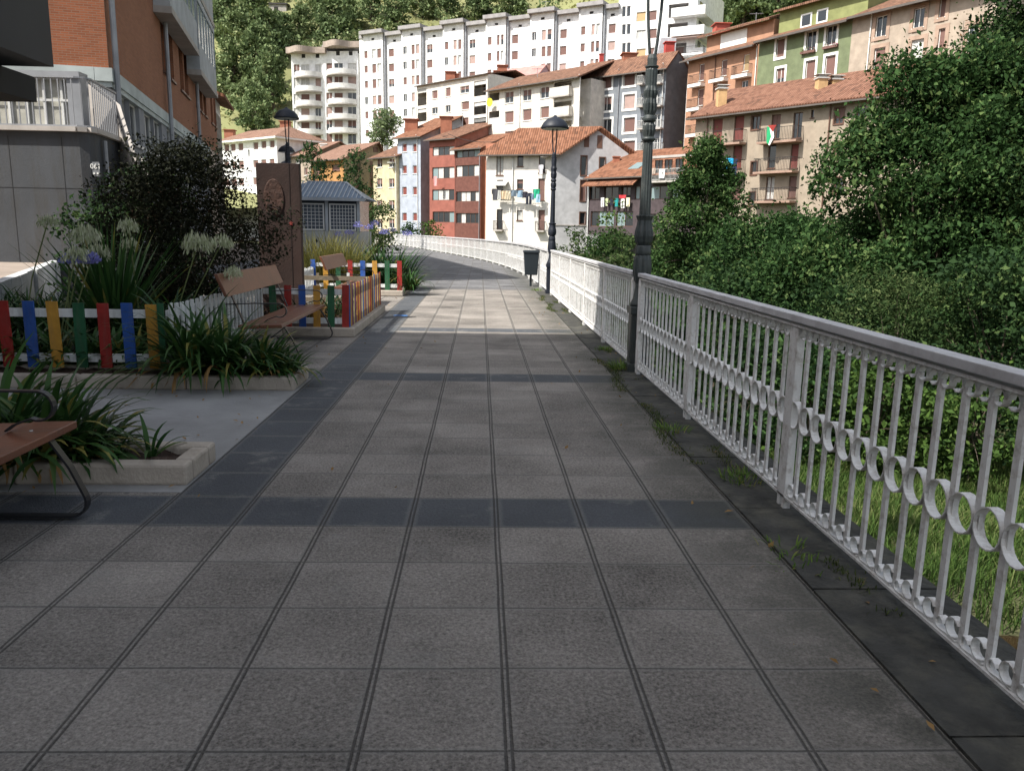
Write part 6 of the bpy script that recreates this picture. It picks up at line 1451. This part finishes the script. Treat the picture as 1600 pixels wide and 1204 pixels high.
# moss and seedlings along the kerb joint, thicker in some places than in others
yy = rng.uniform(2.0, 19, 9000); xx = 1.44+rng.normal(0, .035, 9000)+.05*np.sin(yy*3.1); k = (fbm(yy, xx*0, 2.2, 21) > .25); yy, xx = yy[k], xx[k]
blades('moss', np.stack([xx, yy, np.full(len(xx), .013)], 1), .022, .006, 1.0, leafmat('kerb_moss', (.04, .06, .02), (.10, .13, .04), (.2, .17, .08), nscale=3.), seg=2, tilt=(.1, 1.3), kind='stuff')
yy = rng.uniform(2.0, 19, 5000); xx = 1.66+rng.normal(0, .03, 5000); k = (fbm(yy, xx*0, 1.7, 22) > .45); yy, xx = yy[k], xx[k]
blades('railing_foot_moss', np.stack([xx, yy, np.full(len(xx), .013)], 1), .03, .006, 1.0, MATS['kerb_moss'], seg=2, tilt=(.1, 1.2), kind='stuff')
# river bank grass
def scatter(n, x0, x1, y0, y1):
    x = rng.uniform(x0, x1, n); y = rng.uniform(y0, y1, n); z = bank_z(x, y); k = (z > -3.58); return np.stack([x, y, z-.02], 1)[k]
blades('bank_grass', scatter(60000, 2.3, 12.5, 8.5, 17), .34, .014, 1.3, leafmat('bank_grass_green', (.03, .065, .015), (.085, .145, .032), (.16, .19, .07), nscale=.8), seg=3, tilt=(.05, .8), kind='stuff')
C = scatter(26000, 2.2, 22, 17.5, 60); C[:, 2] += rng.random(len(C))*.5; quads_mesh('bank_undergrowth', leafquads(C, .2, asp=.6), LM['mid'])['kind'] = 'stuff'
# ------------------------------------------------------------------ washing and flags
def cloth(label, f, px, py, w_, h_, color, b=.75, name='garment', cat='garment', group=None, shape='shirt', parts=None):
    u, z = f.uv(px, py); c = f.P(u, b, z); rt = tag(None, None) if False else None
    m = MB(); n = 5; ph = random.random()*6
    def grid_(x0, x1, z0, z1, taper=1.):
        for i in range(n):
            for j in range(2):
                def P_(i_, j_): t = i_/n; s_ = j_/2; xx = (x0+x1)/2+((x0-(x0+x1)/2)+(x1-x0)*t)*(1+(taper-1)*s_); return f.P(u+xx, b+.03*math.sin(ph+6*t+2*s_), z1+(z0-z1)*s_)
                m.quad(P_(i, j+1), P_(i+1, j+1), P_(i+1, j), P_(i, j))
    if shape == 'trousers': grid_(-w_/2, w_/2, z-h_*.3, z); grid_(-w_/2, -w_*.06, z-h_, z-h_*.3); grid_(w_*.06, w_/2, z-h_, z-h_*.3)
    elif shape == 'shirt': grid_(-w_*.35, w_*.35, z-h_, z); grid_(-w_/2, -w_*.35, z-h_*.45, z-.02); grid_(w_*.35, w_/2, z-h_*.45, z-.02)
    else: grid_(-w_/2, w_/2, z-h_, z, .9)
    o = m.build(name, mat('cloth_%02d_%02d_%02d' % tuple(int(v*99) for v in color), color, var=.2, scale=8), None, loc=c)
    so_ = o.modifiers.new('solid', 'SOLIDIFY'); so_.thickness = .012; so_.offset = 0
    return tag(o, label, cat, group)
g_ = 'washing hung along the front of the white house'
for px, py, w_, h_, c, sh, lb in ((778, 296, .75, 1.1, (.06, .06, .07), 'shirt', 'dark shirt at the left end of the washing on the white house'), (784, 298, .4, .9, (.5, .5, .48), 'towel', 'pale cloth beside the dark shirt on the white house'), (791, 299, .6, .8, (.55, .42, .28), 'shirt', 'tan shirt on the washing line of the white house'), (798, 299, .5, .85, (.6, .52, .38), 'trousers', 'cream trousers on the washing line of the white house'),
    (807, 298, .8, .6, (.12, .16, .2), 'shirt', 'slate blue shirt on the washing line of the white house'), (816, 298, .6, .7, (.2, .3, .4), 'towel', 'blue-grey towel in the middle of the washing line'), (823, 300, .7, .6, (.02, .02, .03), 'shirt', 'black shirt on the washing line of the white house'), (830, 302, .6, 1.1, (.025, .03, .045), 'trousers', 'long black trousers on the washing line of the white house'), (836, 303, .5, .6, (.15, .2, .28), 'shirt', 'small blue shirt near the green garment'),
    (842, 296, .7, .9, (.02, .36, .2), 'shirt', 'bright green shirt at the right end of the washing line'), (844, 304, .5, .8, (.3, .45, .6), 'towel', 'light blue towel below the green shirt'), (847, 258, .5, .9, (.7, .68, .72), 'shirt', 'white shirt hanging in the upper right balcony door of the white house')):
    cloth(lb, f_wh, px, py, w_, h_, c, b=.8 if py > 290 else .3, shape=sh, group=g_)
u0_, z_ = f_wh.uv(773, 296); u1_, z2_ = f_wh.uv(850, 298); m = MB(); m.tube([f_wh.P(u0_, .8, z_+.02), f_wh.P((u0_+u1_)/2, .8, z_-.12), f_wh.P(u1_, .8, z2_+.02)], .015, 5); o = m.build('washing_line', M_metald, None, loc=f_wh.P(u0_, .8, z_)); tag(o, 'thin washing line stretched across the front of the white house', 'washing line')
g_ = 'washing hung under the purplish galleries'
for px, py, w_, h_, c, sh, lb in ((945.5, 309, .4, .85, (.72, .72, .72), 'trousers', 'white trousers at the left end of the gallery washing'), (952, 310, .35, .7, (.5, .55, .35), 'shirt', 'pale green top on the gallery washing line'), (959, 311, .45, .6, (.02, .02, .04), 'shirt', 'black top on the gallery washing line'), (967, 310, .5, .75, (.02, .25, .25), 'shirt', 'teal shirt on the gallery washing line'), (977, 309, .45, .95, (.75, .74, .72), 'trousers', 'white trousers under the red cloth on the gallery line'), (977, 305, .8, .3, (.5, .04, .05), 'towel', 'red cloth folded over the gallery washing line'), (985, 309, .45, .8, (.68, .62, .45), 'towel', 'cream patterned towel at the right end of the gallery washing')):
    cloth(lb, f_g, px, py, w_, h_, c, b=.35 if h_ > .4 else .4, shape=sh, group=g_)
cloth('white towel with dark mark on the upper balcony beside the lamp', f_g, 1047, 266, .6, .75, (.75, .75, .75), b=1.2, shape='towel', name='towel', cat='towel')
cloth('white cloth left of the marked towel on the upper balcony', f_g, 1023, 266, .3, .9, (.7, .7, .7), b=1.2, shape='towel', name='towel', cat='towel')
cloth('grey-brown cloth on the upper balcony beside the lamp', f_g, 1034, 264, .4, .5, (.4, .33, .28), b=1.2, shape='towel', name='towel', cat='towel')
cloth('bright blue cloth on the balcony right of the pointed tree', f_ca, 1151, 249, .9, 1.2, (.02, .35, .62), b=1.15, shape='shirt')
cloth('white cloth beside the bright blue one on the cream balcony', f_ca, 1143, 252, .4, 1.3, (.65, .7, .75), b=1.1, shape='towel')
cloth('navy cloth behind the bright blue one on the cream balcony', f_ca, 1158, 250, .7, 1.3, (.015, .02, .06), b=1.05, shape='towel')
u, z = f_ca.uv(1217, 199)
rt = thing('flag', 'red, green, white and black flag draped over the middle balcony', 'flag', f_ca.P(u, 1.08, z))
def fl(pts, m_, nm, b=1.08):
    m = MB(); q = []
    for (a, c) in pts: uu, zz = f_ca.uv(a, c); q.append(f_ca.P(uu, b, zz))
    m.quad(*q); o = m.build(nm, m_, rt); s_ = o.modifiers.new('solid', 'SOLIDIFY'); s_.thickness = .01
fl([(1212, 198), (1225, 197.5), (1219, 208)], MP['red'], 'red_triangle', 1.10)
fl([(1210, 200), (1214, 201), (1216.5, 216), (1212, 228), (1209, 224)], mat('flag_green', (.02, .30, .12)), 'green_stripe')
fl([(1214, 201), (1220, 205), (1221, 216), (1214, 229), (1212, 228), (1216.5, 216)], M_trim, 'white_stripe')
fl([(1220, 205), (1225, 198), (1223, 212), (1217, 226), (1214, 229), (1221, 216)], M_dark, 'black_stripe')
f_ = Fac(AT(671, 217, 99), AT(711, 214, 97)); cloth('red and white cloth hanging below the second gallery of the red house', f_, 683.5, 276, .5, 1.1, (.7, .3, .3), b=.4, shape='towel', name='towel', cat='towel')
f_ = Fac(AT(763, 140, 101), AT(908, 117, 93)); u, z = f_.uv(765, 160); m = MB(); m.hexa([f_.P(u+.45*math.cos(t), 0, z+.5*math.sin(t)) for t in np.linspace(0, 6.28, 15)[:-1]], [f_.P(u+.45*math.cos(t), .03, z+.5*math.sin(t)) for t in np.linspace(0, 6.28, 15)[:-1]]); o = m.build('balcony_banner', mat('yellow_banner', (.75, .70, .05)), None, loc=f_.P(u, 0, z)); tag(o, 'round yellow banner on the left loggia of the beige block', 'banner')
# blue paint mark and fallen leaves
p = G(627, 493); m = MB(); r_ = random.Random(3); pts = [(p.x+.16*math.cos(t)*r_.uniform(.5, 1.2), p.y+.1*math.sin(t)*r_.uniform(.5, 1.2)) for t in np.linspace(0, 6.28, 18)[:-1]]
m.quad(*[(x, y, .004) for x, y in pts]); struct(m.build('paint_marking', mat('blue_paint', (.05, .16, .4), var=.4, scale=20)))
C = np.stack([rng.uniform(-6, 1.9, 900), rng.uniform(1.5, 19, 900), np.full(900, .018)], 1); k = (np.abs(C[:, 0]-1.5) < .45) | ((C[:, 0] < -1.5) & (C[:, 1] > 4)) | (rng.random(900) < .05)
q = leafquads(C[k], .035, asp=.5, up=3.); q[..., 2] = np.maximum(q[..., 2], .014); quads_mesh('leaf_litter', q, M_dry)['kind'] = 'stuff'
